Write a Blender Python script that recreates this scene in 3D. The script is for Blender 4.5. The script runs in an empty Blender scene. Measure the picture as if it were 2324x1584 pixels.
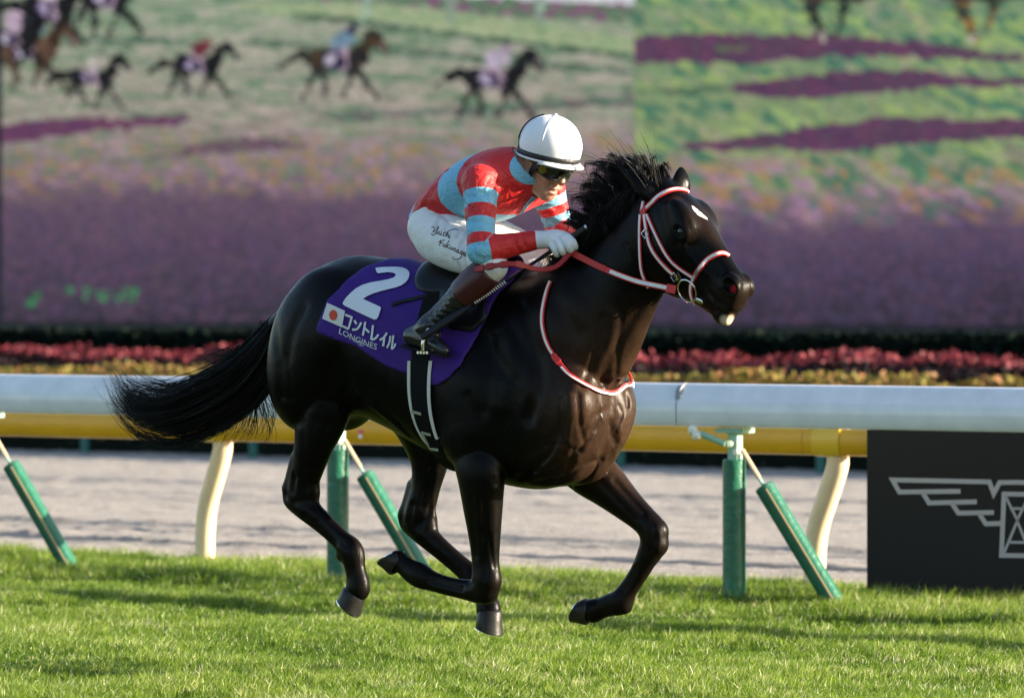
import bpy, bmesh, math, random
import numpy as np
from mathutils import Vector, Matrix
from mathutils.bvhtree import BVHTree

SC = bpy.context.scene
COL = SC.collection
R = math.radians
random.seed(7)
RNG = np.random.default_rng(7)

# ------------------------------------------------------------------ camera
# World: +X = the way the horse runs, +Y = towards the infield, z = 0 is the level of the grass tips.
FPX = 10100.0                 # focal length in pixels of a 2324-wide picture
YAW = R(35.0)
VIEW = Vector((-math.sin(YAW), math.cos(YAW), 0))
RIGHT = Vector((math.cos(YAW), math.sin(YAW), 0))
CAM = -(VIEW * 18.0 + RIGHT * ((1040 - 1162) * 18.0 / FPX)) + Vector((0, 0, 1.5))
HORIZON = 675.0
cam_data = bpy.data.cameras.new('camera')
cam = bpy.data.objects.new('camera', cam_data)
COL.objects.link(cam)
cam.location = CAM
cam.rotation_euler = (R(90), 0, YAW)
cam_data.sensor_width = 36.0
cam_data.lens = 36.0 * FPX / 2324.0
cam_data.shift_y = (HORIZON - 792.0) / 2324.0
cam_data.clip_start = 0.5
cam_data.clip_end = 3000
cam_data.dof.use_dof = True
cam_data.dof.focus_distance = 17.75
cam_data.dof.aperture_fstop = (cam_data.lens / 1000.0) / 0.050
cam_data.dof.aperture_blades = 9
SC.camera = cam
SC.render.resolution_x, SC.render.resolution_y = 1024, 697

# ------------------------------------------------------------------ sky and sun
SUN_EL, SUN_AZ = R(14.0), R(24.0)          # azimuth measured from +X towards +Y
sun_dir = Vector((math.cos(SUN_EL) * math.cos(SUN_AZ), math.cos(SUN_EL) * math.sin(SUN_AZ), math.sin(SUN_EL)))
world = bpy.data.worlds.new('World')
SC.world = world
world.use_nodes = True
wn = world.node_tree
wn.nodes.clear()
w_out = wn.nodes.new('ShaderNodeOutputWorld')
w_bg = wn.nodes.new('ShaderNodeBackground')
w_sky = wn.nodes.new('ShaderNodeTexSky')
w_sky.sky_type = 'NISHITA'
w_sky.sun_disc = False
w_sky.sun_elevation = SUN_EL
w_sky.sun_rotation = R(90) - SUN_AZ
w_sky.air_density = 1.0
w_sky.dust_density = 1.2
w_sky.ozone_density = 1.6
w_bg.inputs['Strength'].default_value = 0.086
wn.links.new(w_sky.outputs[0], w_bg.inputs['Color'])
wn.links.new(w_bg.outputs[0], w_out.inputs['Surface'])
sun_data = bpy.data.lights.new('sun', 'SUN')
sun_data.energy = 4.9
sun_data.angle = R(0.53)
sun_data.color = (1.0, 0.87, 0.68)
sun = bpy.data.objects.new('sun', sun_data)
COL.objects.link(sun)
sun.rotation_euler = sun_dir.to_track_quat('Z', 'Y').to_euler()
SC.view_settings.view_transform = 'Standard'
SC.view_settings.look = 'None'
SC.view_settings.exposure = 1.9
SC.view_settings.gamma = 1.0
SC.view_settings.use_curve_mapping = False

# ------------------------------------------------------------------ picture point -> place
def ray(px, py):
    return (VIEW + RIGHT * ((px - 1162.0) / FPX) + Vector((0, 0, (HORIZON - py) / FPX)))
def at_y(px, py, y=0.0):
    """the point seen at a pixel that lies at lateral distance y from the horse's midline"""
    d = ray(px, py)
    return CAM + d * ((y - CAM.y) / d.y)
def at_z(px, py, z=0.0):
    d = ray(px, py)
    return CAM + d * ((z - CAM.z) / d.z)
def project(p):
    q = Vector(p) - CAM
    d = q.dot(VIEW)
    return 1162 + FPX * q.dot(RIGHT) / d, HORIZON - FPX * q.z / d

# ------------------------------------------------------------------ helpers: objects, materials
def put(name, me, mat=None, parent=None, smooth=True):
    o = bpy.data.objects.new(name, me)
    COL.objects.link(o)
    if mat is not None:
        me.materials.append(mat)
    if parent is not None:
        o.parent = parent
    if smooth and len(me.polygons):
        me.polygons.foreach_set('use_smooth', np.ones(len(me.polygons), dtype=bool))
    return o
def mesh_np(name, verts, faces):
    me = bpy.data.meshes.new(name)
    if isinstance(faces, np.ndarray):
        verts = np.asarray(verts, dtype=np.float32)
        n, k = faces.shape
        me.vertices.add(len(verts)); me.vertices.foreach_set('co', verts.ravel())
        me.loops.add(n * k); me.loops.foreach_set('vertex_index', faces.astype(np.int32).ravel())
        me.polygons.add(n)
        me.polygons.foreach_set('loop_start', np.arange(0, n * k, k, dtype=np.int32))
        me.polygons.foreach_set('loop_total', np.full(n, k, dtype=np.int32))
        me.update(calc_edges=True)
    else:
        me.from_pydata([tuple(v) for v in verts], [], faces)
        me.update()
    return me
def empty(name, loc=(0, 0, 0)):
    o = bpy.data.objects.new(name, None)
    o.empty_display_size = 0.1
    o.location = loc
    COL.objects.link(o)
    return o
def tag(o, label=None, category=None, group=None, kind=None):
    if label: o['label'] = label
    if category: o['category'] = category
    if group: o['group'] = group
    if kind: o['kind'] = kind
    return o
MATS = {}
def mat(name, color=(0.5, 0.5, 0.5), rough=0.5, spec=0.5, metal=0.0, bump=None, vary=None, sheen=0.0, emit=None, coat=0.0, sheen_rough=0.3):
    """vary = (scale, amount, second colour); bump = (scale, strength, distance)"""
    if name in MATS: return MATS[name]
    m = bpy.data.materials.new(name); m.use_nodes = True
    nt = m.node_tree; b = nt.nodes['Principled BSDF']
    b.inputs['Base Color'].default_value = (*color, 1)
    b.inputs['Roughness'].default_value = rough
    b.inputs['Specular IOR Level'].default_value = spec
    b.inputs['Metallic'].default_value = metal
    b.inputs['Coat Weight'].default_value = coat
    if sheen:
        b.inputs['Sheen Weight'].default_value = sheen
        b.inputs['Sheen Roughness'].default_value = sheen_rough
    tc = nt.nodes.new('ShaderNodeTexCoord')
    if vary:
        n = nt.nodes.new('ShaderNodeTexNoise'); n.inputs['Scale'].default_value = vary[0]; n.inputs['Detail'].default_value = 5
        nt.links.new(tc.outputs['Object'], n.inputs['Vector'])
        rm = nt.nodes.new('ShaderNodeMapRange'); rm.inputs[1].default_value = 0.35; rm.inputs[2].default_value = 0.68
        rm.inputs[4].default_value = vary[1]
        nt.links.new(n.outputs['Fac'], rm.inputs[0])
        mx = nt.nodes.new('ShaderNodeMix'); mx.data_type = 'RGBA'
        mx.inputs[6].default_value = (*color, 1); mx.inputs[7].default_value = (*vary[2], 1)
        nt.links.new(rm.outputs[0], mx.inputs[0]); nt.links.new(mx.outputs[2], b.inputs['Base Color'])
    if bump:
        n = nt.nodes.new('ShaderNodeTexNoise'); n.inputs['Scale'].default_value = bump[0]; n.inputs['Detail'].default_value = 4
        nt.links.new(tc.outputs['Object'], n.inputs['Vector'])
        bp = nt.nodes.new('ShaderNodeBump'); bp.inputs['Strength'].default_value = bump[1]; bp.inputs['Distance'].default_value = bump[2]
        nt.links.new(n.outputs['Fac'], bp.inputs['Height']); nt.links.new(bp.outputs[0], b.inputs['Normal'])
    if emit:
        b.inputs['Emission Color'].default_value = (*emit[0], 1); b.inputs['Emission Strength'].default_value = emit[1]
    MATS[name] = m
    return m
def srgb(r, g, b):
    return tuple(((c / 255) / 12.92 if c / 255 <= 0.04045 else ((c / 255 + 0.055) / 1.055) ** 2.4) for c in (r, g, b))

# ------------------------------------------------------------------ helpers: mesh shapes
def catmull(P, n=8, closed=False):
    P = np.asarray(P, dtype=float)
    if closed:
        Q = np.vstack([P[-1], P, P[0], P[1]])
    else:
        Q = np.vstack([2 * P[0] - P[1], P, 2 * P[-1] - P[-2]])
    out = []
    for i in range(1, len(Q) - 2):
        p0, p1, p2, p3 = Q[i - 1], Q[i], Q[i + 1], Q[i + 2]
        for t in np.arange(n) / n:
            out.append(0.5 * ((2 * p1) + (-p0 + p2) * t + (2 * p0 - 5 * p1 + 4 * p2 - p3) * t * t + (-p0 + 3 * p1 - 3 * p2 + p3) * t ** 3))
    if not closed: out.append(P[-1])
    return np.array(out)
def tube_mesh(P, rad, sides=10, cap=True, flat=None, up=None):
    """round (or flattened: flat = ratio along 'up') tube through points P"""
    P = [Vector(p) for p in P]
    n = len(P)
    rad = np.broadcast_to(np.asarray(rad, dtype=float), (n,))
    V, F = [], []
    t0 = (P[1] - P[0]).normalized()
    ref = Vector(up) if up is not None else (Vector((0, 0, 1)) if abs(t0.z) < 0.9 else Vector((1, 0, 0)))
    for i in range(n):
        t = (P[min(i + 1, n - 1)] - P[max(i - 1, 0)]).normalized()
        a = (ref - t * ref.dot(t)).normalized()
        if up is None: ref = a
        b = t.cross(a)
        fl = flat if flat else 1.0
        for k in range(sides):
            th = 2 * math.pi * k / sides
            V.append(P[i] + a * (rad[i] * math.cos(th) * fl) + b * (rad[i] * math.sin(th)))
    for i in range(n - 1):
        for k in range(sides):
            k2 = (k + 1) % sides
            F.append((i * sides + k, i * sides + k2, (i + 1) * sides + k2, (i + 1) * sides + k))
    if cap:
        F.append(tuple(range(sides))[::-1]); F.append(tuple((n - 1) * sides + k for k in range(sides)))
    return V, F
class MB:
    """collects pieces of ONE part"""
    def __init__(self): self.V, self.F = [], []
    def add(self, V, F):
        o = len(self.V); self.V += [tuple(v) for v in V]; self.F += [tuple(i + o for i in f) for f in F]; return self
    def tube(self, P, rad, **k): return self.add(*tube_mesh(P, rad, **k))
    def box(self, c, s, rot=None):
        V = [Vector((x * s[0] / 2, y * s[1] / 2, z * s[2] / 2)) for x in (-1, 1) for y in (-1, 1) for z in (-1, 1)]
        if rot is not None: V = [rot @ v for v in V]
        V = [v + Vector(c) for v in V]
        return self.add(V, [(0, 1, 3, 2), (4, 6, 7, 5), (0, 4, 5, 1), (2, 3, 7, 6), (0, 2, 6, 4), (1, 5, 7, 3)])
    def build(self, name, m, parent=None, smooth=True, bevel=0.0):
        me = mesh_np(name, self.V, self.F)
        if bevel:
            bm = bmesh.new(); bm.from_mesh(me)
            bmesh.ops.bevel(bm, geom=list(bm.edges), offset=bevel, segments=2, profile=0.5, affect='EDGES')
            bm.to_mesh(me); bm.free()
        bm = bmesh.new(); bm.from_mesh(me); bmesh.ops.recalc_face_normals(bm, faces=list(bm.faces)); bm.to_mesh(me); bm.free()
        o = put(name, me, m, parent, smooth)
        if smooth: sharp(o)
        return o
def sharp(o, deg=40):
    me = o.data
    me.set_sharp_from_angle(angle=R(deg)) if hasattr(me, 'set_sharp_from_angle') else None

# ------------------------------------------------------------------ helpers: one smooth body out of many volumes
class Field:
    def __init__(self, xs, ys, zs):
        self.xs, self.ys, self.zs = [np.asarray(a, dtype=np.float32) for a in (xs, ys, zs)]
        self.F = np.full((len(xs), len(ys), len(zs)), 0.5, dtype=np.float32)
    def sub(self, lo, hi):
        i0, i1 = np.searchsorted(self.xs, [lo[0], hi[0]]); j0, j1 = np.searchsorted(self.ys, [lo[1], hi[1]]); k0, k1 = np.searchsorted(self.zs, [lo[2], hi[2]])
        return slice(i0, i1), slice(j0, j1), slice(k0, k1)
    def grid(self, s):
        return self.xs[s[0]][:, None, None], self.ys[s[1]][None, :, None], self.zs[s[2]][None, None, :]
    def union(self, s, d, k):
        f = self.F[s]
        if f.size == 0: return
        h = np.maximum(k - np.abs(f - d), 0) / k
        self.F[s] = np.minimum(f, d) - h * h * k * 0.25
    def cone(self, a, b, ra, rb, k=0.03, squash=None):
        """tapered limb; squash = (axis vector, factor>1 makes it thinner along that axis)"""
        a, b = np.asarray(a, float), np.asarray(b, float)
        pad = max(ra, rb) + k + 0.03
        s = self.sub(np.minimum(a, b) - pad, np.maximum(a, b) + pad)
        X, Y, Z = self.grid(s)
        ba = b - a
        px, py, pz = X - a[0], Y - a[1], Z - a[2]
        if squash is not None:
            n, q = np.asarray(squash[0], float), squash[1]
            n = n / np.linalg.norm(n)
            dn = (px * n[0] + py * n[1] + pz * n[2]) * (q - 1)
            px, py, pz = px + dn * n[0], py + dn * n[1], pz + dn * n[2]
            ba = ba + n * (ba.dot(n) * (q - 1))
        L2 = max(ba.dot(ba), 1e-9)
        t = np.clip((px * ba[0] + py * ba[1] + pz * ba[2]) / L2, 0, 1)
        d = np.sqrt((px - t * ba[0]) ** 2 + (py - t * ba[1]) ** 2 + (pz - t * ba[2]) ** 2) - (ra + (rb - ra) * t)
        self.union(s, d.astype(np.float32), k)
    def chain(self, pts, k=0.02, squash=None, n=4):
        """pts: rows (x, y, z, r), smoothed"""
        C = catmull(pts, n)
        for i in range(len(C) - 1):
            self.cone(C[i][:3], C[i + 1][:3], C[i][3], C[i + 1][3], k if i == 0 else min(k, 0.012), squash)
    def ell(self, c, r, k=0.03, M=None, cut=False):
        """ellipsoid; M rows = its axes; cut carves it out"""
        c = np.asarray(c, float); r = np.asarray(r, float)
        rm = r.max() + k + 0.02
        s = self.sub(c - rm, c + rm)
        X, Y, Z = self.grid(s)
        px, py, pz = X - c[0], Y - c[1], Z - c[2]
        if M is not None:
            M = np.asarray(M, float)
            q = [px * M[i][0] + py * M[i][1] + pz * M[i][2] for i in range(3)]
        else: q = [px, py, pz]
        k0 = np.sqrt(sum((q[i] / r[i]) ** 2 for i in range(3)))
        k1 = np.sqrt(sum((q[i] / r[i] ** 2) ** 2 for i in range(3)))
        d = (k0 * (k0 - 1) / np.maximum(k1, 1e-6)).astype(np.float32)
        if cut:
            f = self.F[s]; e = -d
            h = np.maximum(k - np.abs(f - e), 0) / k
            self.F[s] = np.maximum(f, e) + h * h * k * 0.25
        else: self.union(s, d, k)
    def groove(self, pts, depth, width):
        """soft valley (depth > 0) or ridge (depth < 0) along a polyline"""
        pts = np.asarray(pts, float)
        pad = width * 2.6
        s = self.sub(pts.min(0) - pad, pts.max(0) + pad)
        X, Y, Z = self.grid(s)
        best = None
        for a, b in zip(pts[:-1], pts[1:]):
            ba = b - a
            t = np.clip(((X - a[0]) * ba[0] + (Y - a[1]) * ba[1] + (Z - a[2]) * ba[2]) / max(ba.dot(ba), 1e-9), 0, 1)
            d2 = (X - a[0] - t * ba[0]) ** 2 + (Y - a[1] - t * ba[1]) ** 2 + (Z - a[2] - t * ba[2]) ** 2
            best = d2 if best is None else np.minimum(best, d2)
        self.F[s] += (depth * np.exp(-best / width ** 2)).astype(np.float32)
    def mesh(self, smooth=2):
        F = self.F; neg = F < 0
        nx, ny, nz = F.shape
        c = np.zeros((nx - 1, ny - 1, nz - 1), dtype=np.int8)
        for dx in (0, 1):
            for dy in (0, 1):
                for dz in (0, 1):
                    c += neg[dx:nx - 1 + dx, dy:ny - 1 + dy, dz:nz - 1 + dz]
        act = (c > 0) & (c < 8)
        idx = np.argwhere(act)
        lut = np.full(act.shape, -1, dtype=np.int32); lut[act] = np.arange(len(idx))
        acc = np.zeros((len(idx), 3)); cnt = np.zeros(len(idx))
        corners = [(dx, dy, dz) for dx in (0, 1) for dy in (0, 1) for dz in (0, 1)]
        I, J, K = idx.T
        G = [self.xs, self.ys, self.zs]
        for a in corners:
            for ax in range(3):
                if a[ax]: continue
                b = list(a); b[ax] = 1
                fa = F[I + a[0], J + a[1], K + a[2]]; fb = F[I + b[0], J + b[1], K + b[2]]
                m = (fa < 0) != (fb < 0)
                t = np.where(m, fa / np.where(m, fa - fb, 1), 0)
                p = np.stack([self.xs[I + a[0]], self.ys[J + a[1]], self.zs[K + a[2]]], 1).astype(float)
                q0 = p[:, ax]; q1 = G[ax][idx[:, ax] + 1]
                p[:, ax] = q0 + t * (q1 - q0)
                acc[m] += p[m]; cnt[m] += 1
        V = acc / np.maximum(cnt, 1)[:, None]
        quads = []
        for ax in range(3):
            u, v = [(1, 2), (2, 0), (0, 1)][ax]
            sl_a = [slice(1, n - 1) for n in F.shape]; sl_b = list(sl_a)
            sl_a[ax] = slice(0, F.shape[ax] - 1); sl_b[ax] = slice(1, F.shape[ax])
            na, nb = neg[tuple(sl_a)], neg[tuple(sl_b)]
            for flip, mk in ((False, na & ~nb), (True, ~na & nb)):
                e = np.argwhere(mk)
                if not len(e): continue
                base = e.copy()
                base[:, u] += 1; base[:, v] += 1
                def cell(du, dv):
                    q = base.copy(); q[:, u] += du; q[:, v] += dv
                    return lut[q[:, 0], q[:, 1], q[:, 2]]
                Q = np.stack([cell(-1, -1), cell(0, -1), cell(0, 0), cell(-1, 0)], 1)
                if flip: Q = Q[:, ::-1]
                quads.append(Q)
        Q = np.vstack(quads); Q = Q[(Q >= 0).all(1)]
        E = np.vstack([Q[:, [0, 1]], Q[:, [1, 2]], Q[:, [2, 3]], Q[:, [3, 0]]])
        for it in range(smooth):
            s = np.zeros_like(V); n = np.zeros(len(V))
            np.add.at(s, E[:, 0], V[E[:, 1]]); np.add.at(s, E[:, 1], V[E[:, 0]])
            np.add.at(n, E[:, 0], 1); np.add.at(n, E[:, 1], 1)
            V = V + (0.5 if it % 2 == 0 else -0.35) * (s / np.maximum(n, 1)[:, None] - V)
        return V, Q
def span(*breaks):
    """grid lines: span(a, step, b, step, c ...)"""
    out = []
    for i in range(0, len(breaks) - 2, 2):
        a, st, b = breaks[i], breaks[i + 1], breaks[i + 2]
        n = max(1, int(round((b - a) / st)))
        out += list(a + (b - a) * np.arange(n) / n)
    out.append(breaks[-1])
    return np.array(out)
# ================================================================== shared procedural materials
def node(nt, kind, **ins):
    n = nt.nodes.new(kind)
    for k, v in ins.items():
        try: n.inputs[k].default_value = v
        except Exception: setattr(n, k, v)
    return n
def ramp(nt, fac, stops):
    r = nt.nodes.new('ShaderNodeValToRGB')
    while len(r.color_ramp.elements) < len(stops): r.color_ramp.elements.new(0.5)
    for e, (p, c) in zip(r.color_ramp.elements, stops):
        e.position = p; e.color = (*c, 1)
    nt.links.new(fac, r.inputs[0])
    return r
def mixc(nt, fac, a, b, mode='MIX'):
    m = nt.nodes.new('ShaderNodeMix'); m.data_type = 'RGBA'; m.blend_type = mode
    for sock, v in ((m.inputs[0], fac), (m.inputs[6], a), (m.inputs[7], b)):
        if isinstance(v, bpy.types.NodeSocket): nt.links.new(v, sock)
        elif isinstance(v, (tuple, list)): sock.default_value = (*v, 1)
        else: sock.default_value = v
    return m.outputs[2]
def math_(nt, op, a, b=None, clamp=False):
    m = nt.nodes.new('ShaderNodeMath'); m.operation = op; m.use_clamp = clamp
    for sock, v in zip(m.inputs, (a, b)):
        if v is None: continue
        if isinstance(v, bpy.types.NodeSocket): nt.links.new(v, sock)
        else: sock.default_value = v
    return m.outputs[0]
def maprange(nt, v, a, b, c=0.0, d=1.0, smooth=True):
    m = nt.nodes.new('ShaderNodeMapRange'); m.interpolation_type = 'SMOOTHSTEP' if smooth else 'LINEAR'
    nt.links.new(v, m.inputs[0])
    for i, x in enumerate((a, b, c, d)): m.inputs[i + 1].default_value = x
    return m.outputs[0]
def vmath(nt, op, a, b=None):
    m = nt.nodes.new('ShaderNodeVectorMath'); m.operation = op
    for sock, v in zip(m.inputs, (a, b)):
        if v is None: continue
        if isinstance(v, bpy.types.NodeSocket): nt.links.new(v, sock)
        else: sock.default_value = tuple(v)
    return m.outputs[1] if op in ('DOT_PRODUCT', 'LENGTH', 'DISTANCE') else m.outputs[0]
def noise(nt, vec, scale, detail=4, rough=0.55):
    n = nt.nodes.new('ShaderNodeTexNoise'); n.inputs['Scale'].default_value = scale; n.inputs['Detail'].default_value = detail; n.inputs['Roughness'].default_value = rough
    if vec is not None: nt.links.new(vec, n.inputs['Vector'])
    return n.outputs['Fac']
def new_mat(name):
    m = bpy.data.materials.new(name); m.use_nodes = True
    MATS[name] = m
    return m, m.node_tree, m.node_tree.nodes['Principled BSDF']

def horse_material():
    m, nt, b = new_mat('coat')
    tc = nt.nodes.new('ShaderNodeTexCoord'); V_ = tc.outputs['Object']
    sep = nt.nodes.new('ShaderNodeSeparateXYZ'); nt.links.new(V_, sep.inputs[0])
    x, y, z = sep.outputs
    n1 = noise(nt, V_, 5.0, 6); n2 = noise(nt, V_, 60.0, 4)
    # brown breast, brisket and inner legs; black elsewhere
    brown = math_(nt, 'MULTIPLY', maprange(nt, x, .42, .70), maprange(nt, z, 1.62, 1.20))
    brown = math_(nt, 'MULTIPLY', math_(nt, 'MULTIPLY', brown, maprange(nt, z, .66, .84, .12, 1.0)), maprange(nt, n1, .25, .65, .55, 1.0))
    legs = math_(nt, 'MULTIPLY', maprange(nt, z, .95, .62), maprange(nt, n1, .3, .7, .0, .10))
    muzz = maprange(nt, vmath(nt, 'DISTANCE', V_, HD(.60, -.02, 0)), .13, .04, 0, .24)
    fore = maprange(nt, vmath(nt, 'DISTANCE', V_, HD(.27, .055, 0)), .15, .05, 0, .28)  # brownish forehead, its sunlit sheen painted into the coat colour
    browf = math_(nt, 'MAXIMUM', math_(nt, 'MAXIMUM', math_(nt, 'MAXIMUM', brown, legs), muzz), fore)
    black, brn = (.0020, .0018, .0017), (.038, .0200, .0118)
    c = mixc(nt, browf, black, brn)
    c = mixc(nt, maprange(nt, n2, .3, .7, 0, .35), c, (.003, .0026, .0025))
    # white star on the forehead and pale lower lip
    rel = vmath(nt, 'SUBTRACT', V_, HD(.215, .066, -.022))
    nd = noise(nt, V_, 70.0, 4, .7)
    ang = R(20)
    ax1 = math.cos(ang) * H1 + math.sin(ang) * H3; ax2 = -math.sin(ang) * H1 + math.cos(ang) * H3
    u = math_(nt, 'DIVIDE', vmath(nt, 'DOT_PRODUCT', rel, ax1), .038)
    w = math_(nt, 'DIVIDE', math_(nt, 'ADD', vmath(nt, 'DOT_PRODUCT', rel, ax2), math_(nt, 'MULTIPLY', math_(nt, 'MULTIPLY', u, u), -.008)), .0130)
    up = math_(nt, 'DIVIDE', vmath(nt, 'DOT_PRODUCT', rel, H2), .035)
    dd = math_(nt, 'ADD', math_(nt, 'ADD', math_(nt, 'MULTIPLY', u, u), math_(nt, 'MULTIPLY', w, w)), math_(nt, 'MULTIPLY', up, up))
    dd = math_(nt, 'ADD', dd, math_(nt, 'MULTIPLY', math_(nt, 'SUBTRACT', nd, .5), 3.2))
    star = maprange(nt, dd, 1.05, .85)
    lip = maprange(nt, vmath(nt, 'DISTANCE', V_, HD(.61, -.116, -.012)), .036, .018)
    c = mixc(nt, star, c, (.78, .74, .70))
    c = mixc(nt, math_(nt, 'MULTIPLY', lip, .9), c, (.55, .44, .33))
    rel2 = vmath(nt, 'ABSOLUTE', vmath(nt, 'SUBTRACT', V_, HD(0, 0, 0)))
    for sgn in (-1, 1):
        inside = maprange(nt, vmath(nt, 'DISTANCE', V_, HD(.560, .006, sgn * .040)), .022, .012)
        c = mixc(nt, inside, c, (.34, .010, .014))
    nt.links.new(c, b.inputs['Base Color'])
    b.inputs['Specular IOR Level'].default_value = .095
    nt.links.new(maprange(nt, n1, .3, .7, .28, .40), b.inputs['Roughness'])
    b.inputs['Sheen Weight'].default_value = .0
    b.inputs['Sheen Roughness'].default_value = .45
    b.inputs['Sheen Tint'].default_value = (.9, .75, .6, 1)
    mp = nt.nodes.new('ShaderNodeMapping'); mp.inputs['Scale'].default_value = (160, 160, 45); nt.links.new(V_, mp.inputs[0])
    hair = noise(nt, mp.outputs[0], 1.0, 3)
    vein = noise(nt, V_, 10.0, 4, .5)
    vn = noise(nt, V_, 6.5, 2, .4); vn.node.inputs['Distortion'].default_value = 1.2
    rid = maprange(nt, math_(nt, 'ABSOLUTE', math_(nt, 'SUBTRACT', vn, .5)), .016, .0)
    vmask = math_(nt, 'MULTIPLY', rid, math_(nt, 'MINIMUM', math_(nt, 'ADD', browf, math_(nt, 'MULTIPLY', maprange(nt, x, 1.05, 1.2), .8)), 1.0))
    hair = math_(nt, 'ADD', hair, math_(nt, 'MULTIPLY', vmask, 0.0))
    h = math_(nt, 'ADD', math_(nt, 'MULTIPLY', hair, .0022), math_(nt, 'MULTIPLY', vein, .006))
    bp = nt.nodes.new('ShaderNodeBump'); bp.inputs['Strength'].default_value = .55; bp.inputs['Distance'].default_value = 1.0
    nt.links.new(h, bp.inputs['Height']); nt.links.new(bp.outputs[0], b.inputs['Normal'])
    return m

M_HAIR = mat('black_hair', (.003, .0026, .0025), .40, .22)
M_RED = mat('red_webbing', (.62, .030, .030), .5, .4, bump=(400, .25, .002), vary=(30, .35, (.50, .02, .025)))
M_REDWRAP = mat('red_rubber_grip', (.50, .035, .025), .55, .4, bump=(500, .5, .002))
M_WHITEW = mat('white_webbing', (.78, .77, .75), .5, .4, bump=(400, .2, .002), vary=(25, .5, (.62, .60, .58)))
M_METAL = mat('bright_metal', (.72, .71, .68), .22, .5, 1.0)
M_BRASS = mat('brass', (.72, .55, .25), .3, .5, 1.0)
M_BLACKL = mat('black_leather', (.007, .007, .009), .30, .25, bump=(120, .25, .002))
M_HOOF = mat('hoof_horn', (.010, .010, .011), .4, .3, bump=(60, .3, .003), vary=(40, .7, (.022, .019, .016)))
# ================================================================== the horse
def P(px, py, y): return np.array(at_y(px, py, y))
def L(px, py, y, r): return np.array([*at_y(px, py, y), r])

HB = Field(span(-1.02, .0075, .25, .0055, 1.52), span(-.36, .0075, -.22, .0055, .20, .0075, .40), span(.0, .0070, .70, .0055, 2.12))

# trunk: x, top, bottom, half width, narrowing towards the top
ST = np.array([
 [-.885, 1.36, 1.20, .05, .0], [-.84, 1.455, 1.10, .13, .10], [-.785, 1.535, 1.04, .190, .15], [-.72, 1.598, 1.0, .225, .20],
 [-.65, 1.640, .99, .248, .22], [-.57, 1.664, 1.0, .262, .22], [-.49, 1.672, 1.02, .266, .18], [-.40, 1.664, .995, .268, .08],
 [-.27, 1.648, .945, .268, .05], [-.10, 1.618, .870, .272, .08], [.05, 1.610, .812, .270, .18], [.18, 1.622, .765, .255, .36],
 [.30, 1.618, .742, .236, .48], [.42, 1.572, .735, .226, .50], [.54, 1.490, .760, .216, .36], [.63, 1.420, .775, .200, .22],
 [.70, 1.330, .850, .160, .10], [.745, 1.22, .98, .08, .0]])
STX = np.linspace(ST[0, 0], ST[-1, 0], 400)
_c = catmull(ST, 24); STI = np.stack([np.interp(STX, _c[:, 0], _c[:, j]) for j in range(1, 5)], 1)
s = HB.sub((-.99, -.4, .4), (.80, .42, 1.8)); X, Y, Z = HB.grid(s)
zt, zb, hw, eg = [np.interp(HB.xs[s[0]], STX, STI[:, j])[:, None, None] for j in range(4)]
zc, hh = (zt + zb) / 2, (zt - zb) / 2
q = np.clip((Z - zc) / hh, -1.2, 1.2)
we = hw * (1 - eg * q * np.where(q > 0, 1.0, 0.35)) 
d = (((np.abs(Y) / we) ** 2.15 + np.abs((Z - zc) / hh) ** 2.15) ** (1 / 2.15) - 1) * np.minimum(hw, hh) * 0.9
d = np.maximum(d, np.maximum(ST[0, 0] - X, X - ST[-1, 0]))
HB.union(s, d.astype(np.float32), 0.02)

# neck
HB.chain([[.36, 0, 1.25, .33], [.50, 0, 1.315, .305], [.60, 0, 1.395, .272], [.714, -.002, 1.488, .214], [.82, -.006, 1.606, .177], [.908, -.01, 1.703, .156], [.955, -.014, 1.758, .146]],
         k=.06, squash=((0, 1, 0), 1.72), n=5)
# head: its own frame
HY, HP = R(-7.0), R(47.8)
POLL = np.array([1.0, -.006, 1.945])
H1 = np.array([math.cos(HP) * math.cos(HY), math.cos(HP) * math.sin(HY), -math.sin(HP)])
H2 = np.array([math.sin(HP) * math.cos(HY), math.sin(HP) * math.sin(HY), math.cos(HP)])
H3 = np.cross(H2, H1)           # to the animal's left
if H3[1] < 0: H3 = -H3
def HD(a, b, c): return POLL + a * H1 + b * H2 + c * H3
HS = np.array([  # a, dorsal, ventral, half width
 [-.05, .005, -.17, .045], [.0, .028, -.22, .070], [.08, .048, -.268, .085], [.16, .060, -.288, .096], [.23, .064, -.297, .099], [.30, .061, -.288, .089],
 [.36, .056, -.262, .074], [.42, .051, -.218, .062], [.475, .046, -.190, .055], [.525, .046, -.172, .054], [.560, .040, -.158, .050], [.588, .020, -.146, .044], [.604, -.010, -.132, .037], [.614, -.045, -.118, .028]])
_c = catmull(HS, 16); HSX = np.linspace(-.05, .614, 300); HSI = np.stack([np.interp(HSX, _c[:, 0], _c[:, j]) for j in (1, 2, 3)], 1)
s = HB.sub((.78, -.25, 1.25), (1.52, .2, 2.1)); X, Y, Z = HB.grid(s)
dx, dy, dz = X - POLL[0], Y - POLL[1], Z - POLL[2]
ha = dx * H1[0] + dy * H1[1] + dz * H1[2]; hb = dx * H2[0] + dy * H2[1] + dz * H2[2]; hc = dx * H3[0] + dy * H3[1] + dz * H3[2]
bd, bv, hw = [np.interp(ha, HSX, HSI[:, j]) for j in range(3)]
bc, bh = (bd + bv) / 2, (bd - bv) / 2
q = np.clip((hb - bc) / np.maximum(bh, .01), -1.2, 1.2)
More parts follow.
